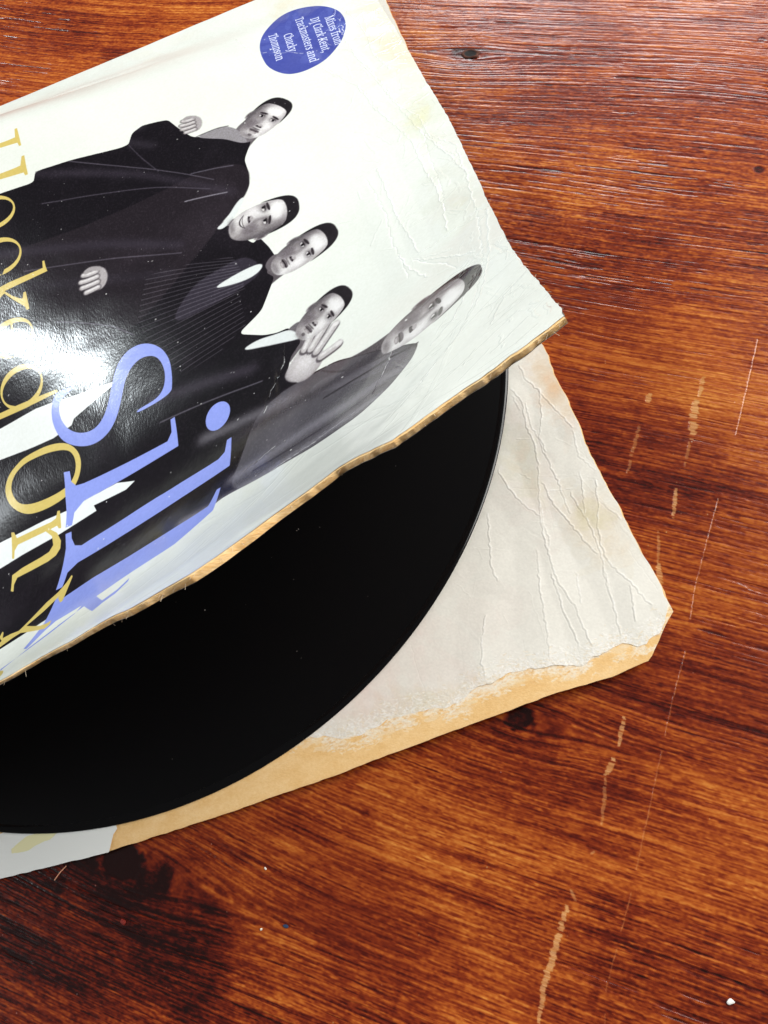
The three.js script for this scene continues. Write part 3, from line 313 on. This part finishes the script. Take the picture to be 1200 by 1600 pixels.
  for (let k = 0; k < 260; k++) { // fine cracks near the worn corner
    const b = 30 + rnd() * 282, v = rnd() * rnd() * 42, an = rnd() * 3.14, l = 2 + rnd() * 9;
    const w = wobble([[b, v], [b + Math.cos(an) * l, v + Math.sin(an) * l]], 1.5, 0.4); PB.strokeStyle = `rgba(255,255,255,${0.12 + rnd() * 0.25})`; PB.lineWidth = (0.3 + rnd() * 0.5) * S; strokePath(PB, w, S);
  }
  for (let k = 0; k < 26; k++) { const v = 4 + rnd() * 110, w = wobble([[250 + rnd() * 66, v], [250 + rnd() * 66, v + 10 + rnd() * 25]], 3, 0.3); PB.strokeStyle = `rgba(255,255,255,${0.08 + rnd() * 0.15})`; PB.lineWidth = (0.4 + rnd()) * S; strokePath(PB, w, S); }
  for (let k = 0; k < 1500; k++) { // chips and dust that show on the dark print
    const b = rnd() * 315, v = rnd() * 190, r = 0.06 + rnd() * rnd() * rnd() * 0.55; X.fillStyle = `rgba(235,233,228,${0.3 + rnd() * 0.6})`; X.beginPath(); X.ellipse(b * S, v * S, r * S, r * (0.4 + rnd() * 0.6) * S, rnd() * 3, 0, 7); X.fill();
  }
  // grain of the printed photograph
  const im = X.getImageData(0, 0, PN, PN), d = im.data, bi = PB.getImageData(0, 0, PN, PN), e = bi.data;
  for (let j = 0; j < PN; j++) for (let i = 0; i < PN; i++) {
    const o = (j * PN + i) * 4, lum = (d[o] + d[o + 1] + d[o + 2]) / 3, b = i / S, v = j / S;
    if (lum < 90) { const n = noise(b / 0.55, v / 0.4), f = Math.max(0, fbm(b / 22, v / 16 + 5)) * 16 + Math.max(0, n) * 11; d[o] += f; d[o + 1] += f * 0.93; d[o + 2] += f * 1.0; }
    else { const grey = Math.abs(d[o] - d[o + 2]) < 9 && lum < 218, f = (grey ? 10 * noise(b / 0.35 + 7, v / 0.35) : 0) + 3 * noise(b / 0.6, v / 0.6) + 5 * fbm(b / 35 + 20, v / 26); d[o] += f; d[o + 1] += f; d[o + 2] += f * 1.2; }
    const r = 2.2 * noise(b / 0.5, v / 0.5 + 90) + 2.6 * noise(b / 1.9, v / 1.5 + 30) + (lum < 90 ? 3.2 * noise(b / 0.9 + 4, v / 0.3) : 0); e[o] += r; e[o + 1] += r; e[o + 2] += r;
  }
  X.putImageData(im, 0, 0); PB.putImageData(bi, 0, 0);
}
const printMat = new THREE.MeshPhysicalMaterial({ name: 'glossy_print', map: texOf(printC, true), bumpMap: texOf(pBumpC, false), bumpScale: 0.00042, roughness: 0.16, ior: 1.5, side: THREE.DoubleSide });
// brown board of the sleeve
const [kraftC, KX] = canvasOf(1024, 1024), [kBumpC, KB] = canvasOf(1024, 1024);
{
  const im = KX.getImageData(0, 0, 1024, 1024), bi = KB.getImageData(0, 0, 1024, 1024);
  for (let j = 0; j < 1024; j++) for (let i = 0; i < 1024; i++) {
    const o = (j * 1024 + i) * 4, x = i * 0.1, y = j * 0.1, f = noise(x / 0.5, y / 0.3) * 0.5 + fbm(x / 3, y / 2) * 0.9, t = clamp(0.5 + 0.45 * f);
    im.data[o] = lerp(226, 250, t); im.data[o + 1] = lerp(174, 222, t); im.data[o + 2] = lerp(104, 172, t); im.data[o + 3] = 255;
    bi.data[o] = bi.data[o + 1] = bi.data[o + 2] = clamp(128 + 70 * f + 30 * noise(x / 0.25, y / 0.25)); bi.data[o] = bi.data[o + 1] = bi.data[o + 2] = clamp(128 + 60 * f + 30 * noise(x / 0.25, y / 0.25), 0, 255); bi.data[o + 3] = 255;
  }
  KX.putImageData(im, 0, 0); KB.putImageData(bi, 0, 0);
}
const kraftMat = new THREE.MeshStandardMaterial({ name: 'torn_board', map: texOf(kraftC, true), bumpMap: texOf(kBumpC, false), bumpScale: 0.00022, roughness: 0.95 });
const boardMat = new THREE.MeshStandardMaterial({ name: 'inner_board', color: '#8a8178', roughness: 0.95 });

// front cover: board with the printed paper on it
const lip = (v) => bMouth(v) + 0.5 + 0.7 * Math.max(0, noise(v / 9, 21)) + 0.18 * noise(v / 2.3, 14) + 0.06 * noise(v / 0.7, 3);
const thick = (b, v) => 0.8 + smooth(14, 0, lip(v) - b) * (0.25 + 0.45 * Math.exp(-(((v - 62) / 42) ** 2)) + 0.2 * noise(v / 14, 44));
const boardTop = (s, t) => { const v0 = lerp(0, 314, printRow(t)), b = s * lip(v0), v = v0 + vTop(b) + 0.1, p = cover(b, v, -0.04 - smooth(3, 0, lip(v0) - b) * 0.25); return [...p, b / 102, v / 102]; };
const boardUnder = (s, t) => { const v0 = lerp(0, 314, printRow(t)), b = s * lip(v0), v = v0 + vTop(b) + 0.1, p = cover(b, v, -0.04 - thick(b, v)); return [...p, b / 102, v / 102]; };
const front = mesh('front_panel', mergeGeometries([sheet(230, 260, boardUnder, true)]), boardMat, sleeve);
front.userData.label = 'lifted front cover board of the sleeve';
// the torn brown edge along the mouth
const edgeTop = (s, t) => { const v0 = lerp(0, 314, printRow(s)), L0 = lip(v0), b = L0 - 4 * (1 - t), v = v0 + vTop(b) + 0.1; return [...cover(b, v, 0.0 - smooth(1.2, 0, L0 - b) * 0.2), v / 102, b / 102]; };
const edgeUnder = (s, t) => { const p = edgeTop(s, 1), v0 = lerp(0, 314, printRow(s)), L0 = lip(v0), v = v0 + vTop(L0) + 0.1, q = cover(L0 - 0.5 * t, v, -0.04 - thick(L0, v)); const m = t + 0.1 * Math.sin(t * 3.14) * noise(v / 3, 5); return [lerp(p[0], q[0], m), lerp(p[1], q[1], m), lerp(p[2], q[2], m), v / 102, (L0 + t * 2) / 102]; };
const torn = mesh('torn_edge', mergeGeometries([sheet(900, 6, edgeTop), sheet(900, 5, edgeUnder)]), kraftMat, front);
torn.userData.label = 'torn brown board edge along the mouth of the sleeve';
const printTop = (s, t) => { const v0 = lerp(0, 314, printRow(t)), b = s * bMouth(v0), v = v0 + vTop(b), p = cover(b, v, 0.03); return [...p, ...flapUV(b, v)]; };
const print = mesh('cover_print', sheet(300, 330, printTop), printMat, front);
print.userData.label = 'printed cover paper with dark-suited figures, yellow and blue lettering';
{ // loose paper fibres standing off the torn edges
  const list = [];
  for (let k = 0; k < 330; k++) {
    const onMouth = k < 270, v0 = onMouth ? rnd() * 175 : 0, b0 = onMouth ? lip(v0) - rnd() * 1.2 : 20 + rnd() * 292, v1 = onMouth ? v0 + vTop(b0) : vTop(b0) + 0.2;
    const p = cover(b0, v1, -rnd() * 0.6), l = 0.3 + rnd() * rnd() * (onMouth ? 2.0 : 1.0), dir = onMouth ? [(rnd() - 0.5) * 1.6, rnd() * 0.8 - 0.4, 0.6 + rnd()] : [0.6 + rnd(), rnd() * 0.6 - 0.2, (rnd() - 0.5) * 2];
    const bend = [(rnd() - 0.5) * 0.8, (rnd() - 0.3) * 0.8, (rnd() - 0.5) * 0.8];
    const pts = [0, 0.5, 1].map((t) => new THREE.Vector3(...[0, 1, 2].map((c) => (p[c] + dir[c] * l * 0.6 * t + bend[c] * l * t * t) * MM)));
    list.push(new THREE.TubeGeometry(new THREE.CatmullRomCurve3(pts), 4, (0.02 + rnd() * 0.03) * MM, 3));
  }
  const f = mesh('paper_fibres', mergeGeometries(list), new THREE.MeshStandardMaterial({ name: 'paper_fibre', color: '#ead9bd', roughness: 1 }), front); f.userData.kind = 'stuff';
}

// back panel: flat board under the record, white lining paper torn away along the lower edge
const BR = [[156.4,46.0],[155.9,61.6],[156.2,81.7],[156.2,95.5],[157.2,118.6],[157.8,135.4],[157.6,146.5],[155.0,150.1],[151.6,151.0],[147.8,156.3],[146.3,156.7]], BB = [[146.3,156.7],[135.9,157.5],[119.0,156.8],[97.6,157.2],[66.0,157.7],[45.8,158.4],[25.7,158.2],[17.8,158.5],[-19.8,157.6],[-40.4,156.0],[-57.3,154.5]].slice().sort((a, b) => a[0] - b[0]), TEAR = [[152.6,150.5],[149.1,151.4],[145.1,152.1],[141.4,149.8],[137.1,150.0],[132.5,150.9],[129.0,151.7],[126.0,151.2],[123.4,149.9],[119.4,149.1],[115.4,148.4],[110.5,147.1],[106.1,147.2],[101.4,148.3],[98.3,147.8],[93.4,149.6],[89.9,150.1],[87.1,150.4],[83.6,149.4],[78.3,148.9],[73.0,148.2],[67.3,148.8],[62.6,149.6],[59.0,150.7],[56.2,150.9],[53.1,150.1],[49.3,149.9],[44.4,151.2],[38.2,153.4],[32.1,155.6]].slice().sort((a, b) => a[0] - b[0]);
const rightSide = [[-160, 156.5], ...BR.filter(([x, z]) => z < 147).map(([x, z]) => [z, x]), [160, 157.4]].sort((a, b) => a[0] - b[0]);
const bottomSide = [[-160, 156.2], ...BB, [151, 152.6], [154, 149.4], [158, 146]];
const xRight = (z) => piecewise(rightSide, z) + 0.3 * noise(z / 2.2, 50) + 0.5 * noise(z / 9, 8);
const zBottom = (x) => piecewise(bottomSide, x) + 0.15 * noise(x / 2.5, 70);
const zTear = (x) => (piecewise([[-160, 120], [10, 136], [36, 142], [50, 146.5], [57, 149.2], ...TEAR.filter((p) => p[0] > 60), [158, 143.5]], x) + 0.4 * noise(x / 2.2, 33) + 0.2 * noise(x / 1.1, 12));
const rise = (x, z) => 0.7 + smooth(90, 157, z) * (1.5 + 1.9 * smooth(-40, 130, x)) + 0.35 * smooth(130, 157, x) + 0.18 * fbm(x / 24, z / 30) * smooth(40, 100, x);
const backCrease = [[[146.7,52.3],[146.7,58.2],[148.8,62.9],[149.9,67.5],[152.3,74.2],[154.1,80.1]],[[140.8,59.4],[142.9,65.3],[141.0,73.4],[141.1,81.4],[139.7,87.8],[136.5,97.1],[133.7,105.6],[132.5,113.0],[132.0,117.8],[131.2,126.5],[133.2,134.6],[133.1,139.9],[133.3,147.1]],[[143.6,66.4],[142.5,74.0],[142.8,79.7],[142.9,87.6],[143.3,95.3],[143.1,101.2],[142.8,107.0]],[[149.4,63.2],[146.8,71.9],[143.4,79.2],[143.4,84.6]],[[138.7,94.2],[139.1,101.1],[141.3,109.3],[143.1,116.4],[145.3,122.2]],[[145.3,100.6],[146.3,108.3],[146.6,115.6],[146.4,122.6],[144.8,128.8],[143.7,137.1],[142.1,147.0]],[[127.3,85.0],[128.5,93.1],[130.9,99.3],[133.9,104.2]],[[150.5,95.2],[149.3,100.7],[146.8,108.6]],[[153.8,99.6],[152.1,106.3],[148.8,113.6],[147.4,120.2],[147.1,125.6],[149.0,130.4],[150.8,133.8],[152.1,139.6],[153.5,142.1]],[[150.3,134.9],[148.7,140.3],[147.3,145.0]],[[119.3,97.7],[116.4,107.5],[114.5,114.7],[114.8,119.6]],[[129.2,114.6],[125.9,125.2],[124.5,132.1],[122.6,140.6],[120.9,146.5]],[[107.6,128.6],[104.2,135.4],[101.9,141.8],[101.6,145.5]],[[130.5,123.4],[129.7,135.3],[129.9,141.3],[129.8,146.5]],[[136.5,77.1],[140.7,78.8]],[[139.1,97.4],[146.4,99.6]],[[145.4,79.2],[151.3,78.5]],[[145.3,127.0],[144.3,134.0],[143.0,140.2]],[[137.5,125.4],[135.1,134.7]],[[153.7,81.2],[152.3,89.9],[155.1,96.4]],[[152.4,106.4],[154.8,111.7],[155.7,114.2]],[[140.7,61.8],[141.0,67.7]],[[133.4,88.3],[135.6,91.5]],[[135.6,99.7],[133.8,107.8],[133.9,112.8],[131.7,116.9]]];
const creaseBox = backCrease.map((c) => [Math.min(...c.map((p) => p[0])) - 8, Math.max(...c.map((p) => p[0])) + 8, Math.min(...c.map((p) => p[1])) - 8, Math.max(...c.map((p) => p[1])) + 8]);
const buckle = (x, z) => { // low folds that follow the crease lines
  let h = 0; if (x < 60) return 0;
  for (let i = 0; i < backCrease.length; i++) { const c = backCrease[i], bb = creaseBox[i]; if (x < bb[0] || x > bb[1] || z < bb[2] || z > bb[3]) continue; for (let k = 0; k < c.length - 1; k++) { const [x0, z0] = c[k], [x1, z1] = c[k + 1], l2 = (x1 - x0) ** 2 + (z1 - z0) ** 2, t = clamp(((x - x0) * (x1 - x0) + (z - z0) * (z1 - z0)) / l2), d2 = (x - x0 - t * (x1 - x0)) ** 2 + (z - z0 - t * (z1 - z0)) ** 2; if (d2 < 64) h = Math.max(h, (1 - Math.sqrt(d2) / 8) * (0.3 + 0.14 * Math.sin(i * 2.3)) * (i < 14 ? 1 : 0.4)); } }
  return h;
};
const backTop = (s, t, lift = 0) => { let z = lerp(-157, 1, 0) + t * (zBottom(lerp(-157, 157, s)) + 157); const x = lerp(-157, xRight(z), s); z = -157 + t * (zBottom(x) + 157); return [x, rise(x, z) + lift, z, (x + 165) / 330, 1 - (z + 165) / 330]; };
const [bkC, BX] = canvasOf(2048, 2048), BS = 2048 / 330;
{ // peach-brown board with shreds of white lining left on it
  const im = BX.getImageData(0, 0, 2048, 2048);
  for (let j = 0; j < 2048; j++) for (let i = 0; i < 2048; i++) { const o = (j * 2048 + i) * 4, x = i / BS, y = j / BS, f = noise(x / 0.5, y / 0.35) * 0.35 + fbm(x / 5, y / 3) * 0.8, t = clamp(0.5 + 0.45 * f); im.data[o] = lerp(228, 247, t); im.data[o + 1] = lerp(180, 212, t); im.data[o + 2] = lerp(112, 158, t); im.data[o + 3] = 255; }
  BX.putImageData(im, 0, 0); BX.lineCap = 'round';
  for (let k = 0; k < 5200; k++) { const x = 28 + rnd() * 130, z = zTear(x) + rnd() * rnd() * 5.5 - 0.5, an = (rnd() - 0.5) * 2.4, l = 0.3 + rnd() * 1.6; if (noise(x / 4, z / 2) < -0.25) continue; BX.strokeStyle = ['rgba(244,226,196,0.4)', 'rgba(240,234,224,0.45)', 'rgba(214,160,98,0.3)', 'rgba(246,236,216,0.35)'][k % 4]; BX.lineWidth = (0.1 + rnd() * 0.45) * BS; strokePath(BX, [[x + 165, z + 165], [x + 165 + Math.cos(an) * l, z + 165 + Math.sin(an) * l * 0.6]], BS); }
  for (let k = 0; k < 60; k++) { const x = 28 + rnd() * 122, z = zTear(x) + 0.5 + rnd() * 3; BX.fillStyle = `rgba(240,230,212,${0.1 + rnd() * 0.22})`; BX.beginPath(); const m = 9; for (let q = 0; q < m; q++) { const rr = (0.6 + rnd() * 1.6), an = q / m * 6.283; BX.lineTo((x + 165 + Math.cos(an) * rr * 1.8) * BS, (z + 165 + Math.sin(an) * rr * 0.6) * BS); } BX.fill(); }
}
const backMat = new THREE.MeshStandardMaterial({ name: 'back_board', map: texOf(bkC, true), bumpMap: kraftMat.bumpMap.clone(), bumpScale: 0.00012, roughness: 0.95 }); backMat.bumpMap.repeat.set(3.2, 3.2);
const back = mesh('back_panel', slab(200, 200, (s, t) => backTop(s, t), (s, t) => backTop(s, t, -0.65)), backMat, sleeve);
back.userData.label = 'brown board back of the sleeve';
const LN = 2048, LS = LN / 320;
const [linC, LX] = canvasOf(LN, LN, '#e8e4d9'), [lBumpC, LB] = canvasOf(LN, LN, '#808080');
{
  LX.lineCap = LB.lineCap = 'round';
  const off = (p) => [p[0] + 160, p[1] + 160];
  const blot = (x, z, rx, rz, c, n) => { for (let k = 0; k < n; k++) { LX.fillStyle = c; LX.beginPath(); LX.ellipse((x + 160 + (rnd() + rnd() - 1) * rx) * LS, (z + 160 + (rnd() + rnd() - 1) * rz) * LS, (1 + rnd() * rx * 0.4) * LS, (1 + rnd() * rz * 0.4) * LS, rnd() * 3, 0, 7); LX.fill(); } };
  blot(153, 65, 5, 18, 'rgba(200,160,115,0.045)', 90); blot(148, 112, 8, 16, 'rgba(200,175,140,0.04)', 80); blot(125, 80, 25, 50, 'rgba(190,180,165,0.03)', 90); blot(135, 90, 8, 30, 'rgba(205,185,160,0.04)', 50); blot(80, 148, 30, 4, 'rgba(220,190,140,0.05)', 50);
  blot(70, 130, 50, 25, 'rgba(205,200,190,0.03)', 70);
  backCrease.forEach((c, i) => {
    const w = wobble(c.map(off), 1.0, 0.3), gain = i < 14 ? 1 : 0.6;
    for (const [wd, al] of [[1.2, 0.07], [0.6, 0.25], [0.28, 0.6]]) for (let k = 0; k < w.length - 1; k++) { LB.strokeStyle = `rgba(255,255,255,${al * gain * clamp(0.75 + 0.6 * noise(k * 0.22, i * 5.3))})`; LB.lineWidth = wd * LS * (0.8 + 0.4 * rnd()); strokePath(LB, [w[k], w[k + 1]], LS); }
    const dn = w.map(([x, z]) => [x - 0.55, z + 0.1]); LB.strokeStyle = `rgba(40,40,40,${0.35 * gain})`; LB.lineWidth = 0.3 * LS; strokePath(LB, dn, LS);
    for (let k = 0; k < w.length - 1; k++) if (rnd() > 0.35) { LX.strokeStyle = `rgba(246,244,239,${0.2 + rnd() * 0.35})`; LX.lineWidth = (0.15 + rnd() * 0.25) * LS; strokePath(LX, [w[k], w[k + 1]], LS); }
  });
  for (let k = 0; k < 150; k++) { const x = 215 + rnd() * 105, z = 190 + rnd() * 120, an = 1.2 + (rnd() - 0.5) * 2.2, l = 2 + rnd() * 14; const w = wobble([[x, z], [x + Math.cos(an) * l, z + Math.sin(an) * l]], 1.5, 0.3); LB.strokeStyle = `rgba(${rnd() < 0.6 ? '255,255,255' : '0,0,0'},${0.06 + rnd() * 0.14})`; LB.lineWidth = (0.25 + rnd() * 0.5) * LS; strokePath(LB, w, LS); }
  // ragged fluff of torn paper along the tear
  for (let k = 0; k < 2600; k++) { const x = 30 + rnd() * 125, z = zTear(x) - rnd() * rnd() * 7, an = rnd() * 3.1, l = 0.3 + rnd() * 1.1, q = [[x + 160, z + 160], [x + 160 + Math.cos(an) * l, z + 160 + Math.sin(an) * l * 0.5]]; LX.strokeStyle = ['rgba(238,232,222,0.4)', 'rgba(228,208,176,0.3)', 'rgba(244,240,234,0.5)'][k % 3]; LX.lineWidth = (0.15 + rnd() * 0.3) * LS; strokePath(LX, q, LS); LB.strokeStyle = `rgba(${rnd() < 0.5 ? '240,240,240' : '30,30,30'},0.2)`; LB.lineWidth = (0.2 + rnd() * 0.3) * LS; strokePath(LB, q, LS); }
  const im = LX.getImageData(0, 0, LN, LN), bi = LB.getImageData(0, 0, LN, LN);
  for (let j = 0; j < LN; j++) for (let i = 0; i < LN; i++) { const o = (j * LN + i) * 4, x = i / LS, z = j / LS, f = 4 * noise(x / 0.5, z / 0.5) + 5 * fbm(x / 14, z / 11), r = 8 * noise(x / 0.45 + 9, z / 0.45) + 4 * noise(x / 1.1, z / 1.1); for (let c = 0; c < 3; c++) { im.data[o + c] += f; bi.data[o + c] += r; } }
  LX.putImageData(im, 0, 0); LB.putImageData(bi, 0, 0);
}
const lining = new THREE.MeshStandardMaterial({ name: 'lining_paper', map: texOf(linC, true), bumpMap: texOf(lBumpC, false), bumpScale: 0.00021, roughness: 0.62 });
const linTop = (s, t) => { let x = lerp(-156, 156, s), z = -156 + t * (Math.min(zTear(x), zBottom(x) - 0.6) + 156); x = lerp(-156, xRight(z) - 0.25, s); z = -156 + t * (Math.min(zTear(x), zBottom(x) - 0.6) + 156); return [x, rise(x, z) + 0.07 + buckle(x, z), z, (x + 160) / 320, 1 - (z + 160) / 320]; };
const linUnder = (s, t) => { const p = linTop(s, t); return [p[0], p[1] - 0.06 - buckle(p[0], p[2]), p[2], p[3], p[4]]; };
{ const dense = (k) => 1 - (1 - k) ** 1.7; const liner = mesh('lining_paper', slab(340, 300, (s, t) => linTop(dense(s), dense(t)), (s, t) => linUnder(dense(s), dense(t))), lining, back); liner.userData.label = 'creased white paper lining torn away along the lower edge'; }
{ // a strip of glossy cover paper still stuck along the lower edge
  const x1 = (z) => 0.5 * noise(z / 1.3, 2) - 20.5 + (157 - z) * 0.55;
  const g = sheet(120, 14, (s, t) => { const xx = lerp(-150, -20, s), zb = zBottom(xx) + 0.25, z = lerp(142, zb, t), x = lerp(-150, x1(z), s); return [x, rise(x, z) + 0.3, z, (x + 160) / 102, z / 102]; });
  const strip = mesh('cover_strip', g, new THREE.MeshStandardMaterial({ name: 'white_cover_paper', color: '#eaece8', roughness: 0.4, bumpMap: kraftMat.bumpMap, bumpScale: 0.00005, side: THREE.DoubleSide }), back);
  strip.userData.label = 'white strip of cover paper at the lower edge';
  const yellow = mesh('glue_stain', sheet(20, 4, (s, t) => { const x = lerp(-52, -36, s), w = 2.2 * Math.sin(Math.PI * clamp(s, 0.03, 1)) ** 0.5 * (1 + 0.3 * noise(s * 6, 4)), z = 148.2 - (x + 52) * 0.12 + (t - 0.5) * w * 2; return [x, rise(x, z) + 0.36, z, s, t]; }), new THREE.MeshStandardMaterial({ name: 'dried_glue', color: '#e8e3b4', roughness: 0.6, side: THREE.DoubleSide }), back);
}
{ // the spine that joins both panels
  const g = sheet(160, 8, (s, t) => { const v = lerp(2, 312, s), p = cover(0, v, -0.3), a = t * Math.PI * 0.5; return [p[0], lerp(p[1], 0.4, t), p[2] - 1.2 * Math.sin(t * Math.PI), ...flapUV(0, v)]; });
  mesh('spine', g, new THREE.MeshStandardMaterial({ name: 'spine_paper', color: '#e1e4da', roughness: 0.5, side: THREE.DoubleSide }), sleeve);
}

// ---------------------------------------------------------------- the record
const record = new THREE.Group(); record.name = 'vinyl_record'; scene.add(record);
tag(record, 'black vinyl record half drawn out of the torn white sleeve', 'record');
record.position.set(0.8 * MM, 3.0 * MM, 1.26 * MM); record.rotation.z = 0.004; record.rotation.x = 0.006;
{
  const groove = [[3.6, 1.5]]; for (let r = 4; r <= 148.6; r += 0.6) groove.push([r, 1.5 - (r > 60 ? 0.012 * (Math.round(r / 0.6) % 2) : 0)]);
  const top = new THREE.LatheGeometry(groove.reverse().map(([r, y]) => new THREE.Vector2(r * MM, y * MM)), 220);
  mesh('grooved_face', top, new THREE.MeshPhysicalMaterial({ name: 'vinyl_grooves', color: new THREE.Color().setRGB(0.0035, 0.0033, 0.0036), roughness: 0.42, specularIntensity: 0.2, side: THREE.DoubleSide }), record);
  const rim = new THREE.LatheGeometry([[3.6, 0.3], [149.2, 0.3], [150.2, 0.5], [150.9, 0.8], [151.0, 0.9], [150.95, 1.02], [150.75, 1.18], [150.45, 1.34], [150.1, 1.45], [149.7, 1.51], [149.2, 1.52], [148.6, 1.5]].map(([r, y]) => new THREE.Vector2(r * MM, y * MM)), 320);
  mesh('rim', rim, new THREE.MeshPhysicalMaterial({ name: 'vinyl', color: new THREE.Color().setRGB(0.004, 0.0038, 0.004), roughness: 0.1, specularIntensity: 0.6, side: THREE.DoubleSide }), record);
}

{ // dust on the vinyl
  const list = [];
  for (let k = 0; k < 42; k++) { const a = rnd() * 1.9 - 0.35, q = 60 + rnd() * 86, g = new THREE.IcosahedronGeometry((0.06 + rnd() * rnd() * 0.16) * MM, 0); g.scale(1, 0.4, 0.5 + rnd() * 0.8); g.translate(Math.cos(a) * q * MM, 1.56 * MM, Math.sin(a) * q * MM); list.push(g); }
  const d = mesh('dust', mergeGeometries(list), new THREE.MeshStandardMaterial({ name: 'dust', color: '#b9b4ac', roughness: 1 }), record); d.userData.kind = 'stuff';
}
// ---------------------------------------------------------------- bits lying on the table
const bits = [[[131.9,240.5],0.9,"#f3efe8"],[[106.5,231.0],0.5,"#f0e8dc"],[[25.7,192.3],0.55,"#243a5c"],[[-21.6,177.4],0.8,"#7d1c0e"],[[23.6,176.1],0.5,"#efe6da"],[[18.5,191.0],0.45,"#f0ead8"],[[55.5,170.3],0.4,"#d9c0a0"],[[-24.6,194.4],0.5,"#ecc9a0"],[[197.9,-3.7],0.6,"#e9d5c0"],[[188.4,103.4],0.5,"#e6d2b8"],[[161.3,168.3],0.9,"#dcae78"],[[86.0,167.6],0.5,"#d79a68"]];
const bitLabel = ['largest white crumb lying on the wood, beside the long hairline scratch', null, 'small blue fleck on the dark wood below the sleeve', 'tiny red fleck on the wood below the dark knot', 'white crumb on the wood just under the sleeve edge', 'white crumb next to the blue fleck'];
bits.forEach(([[x, z], r, c], i) => {
  if (!bitLabel[i]) return;
  const g = new THREE.IcosahedronGeometry(r * MM, 2), p = g.attributes.position;
  for (let k = 0; k < p.count; k++) { const n = 1 + 0.35 * noise(p.getX(k) / MM * 1.3 + i * 9, p.getZ(k) / MM * 1.3 + p.getY(k) / MM); p.setXYZ(k, p.getX(k) * n * (i === 2 ? 1.3 : 1), p.getY(k) * n * 0.45, p.getZ(k) * n * (i === 3 ? 1.2 : 0.7)); }
  g.computeVertexNormals();
  const m = mesh(['white_crumb', '', 'blue_fleck', 'red_fleck', 'white_crumb_001', 'white_crumb_002'][i], g, new THREE.MeshStandardMaterial({ name: 'fleck', color: c, roughness: 0.8 }), scene);
  m.position.set(x * MM, r * 0.3 * MM, z * MM); m.rotation.y = i * 1.3;
  tag(m, bitLabel[i], i === 2 || i === 3 ? 'fleck' : 'crumb');
});
{
  const pts = [[-36.4,157.3],[-38.6,158.5],[-40.7,160.1]].map(([x, z], i) => new THREE.Vector3(x * MM, (0.25 + i * 0.05) * MM, z * MM));
  tag(mesh('straw_fibre', new THREE.TubeGeometry(new THREE.CatmullRomCurve3(pts), 12, 0.16 * MM, 6), new THREE.MeshStandardMaterial({ name: 'straw', color: '#e0a080', roughness: 0.7 }), scene), 'thin pale fibre lying on the wood at the sleeve edge', 'fibre');
}

// ---------------------------------------------------------------- unseen windows, out of view, placed to light the table
UNSEEN_WINDOWS.forEach((w, i) => {
  const g = new THREE.Group(); g.name = i ? 'window_001' : 'window'; scene.add(g);
  tag(g, w.label, 'window'); g.position.set(...w.at); g.lookAt(...w.to);
  const white = new THREE.MeshStandardMaterial({ name: 'unseen_window_paint', color: '#e8e8e4', roughness: 0.5 });
  const bar = (name, x, y, sx, sy) => { const m = mesh(name, new THREE.BoxGeometry(sx, sy, 0.06), white, g); m.position.set(x, y, 0); };
  bar('frame', 0, w.h / 2 + 0.03, w.w + 0.12, 0.06); bar('frame', 0, -w.h / 2 - 0.03, w.w + 0.12, 0.06); bar('frame', -w.w / 2 - 0.03, 0, 0.06, w.h); bar('frame', w.w / 2 + 0.03, 0, 0.06, w.h);
  const pw = w.w / w.cols;
  for (let k = 0; k < w.cols; k++) {
    if (k) bar('mullion', -w.w / 2 + k * pw, 0, 0.05, w.h);
    const x = -w.w / 2 + (k + 0.5) * pw;
    const pane = mesh('pane', new THREE.PlaneGeometry(pw - 0.052, w.h - 0.004), new THREE.MeshStandardMaterial({ name: 'unseen_daylit_glass', color: '#101214', emissive: new THREE.Color().setRGB(...w.color), emissiveIntensity: 0.8, roughness: 0.2 }), g);
    pane.position.set(x, 0, -0.005); pane.castShadow = false;
    const light = new THREE.RectAreaLight(new THREE.Color().setRGB(...w.color), w.power, pw - 0.06, w.h - 0.01);
    light.name = 'unseen_window_light'; light.position.set(x, 0, 0.035); light.rotation.y = Math.PI; g.add(light);
  }
});

scene.updateMatrixWorld(true);
renderer.setSize(768, 1024);
renderer.render(scene, camera);
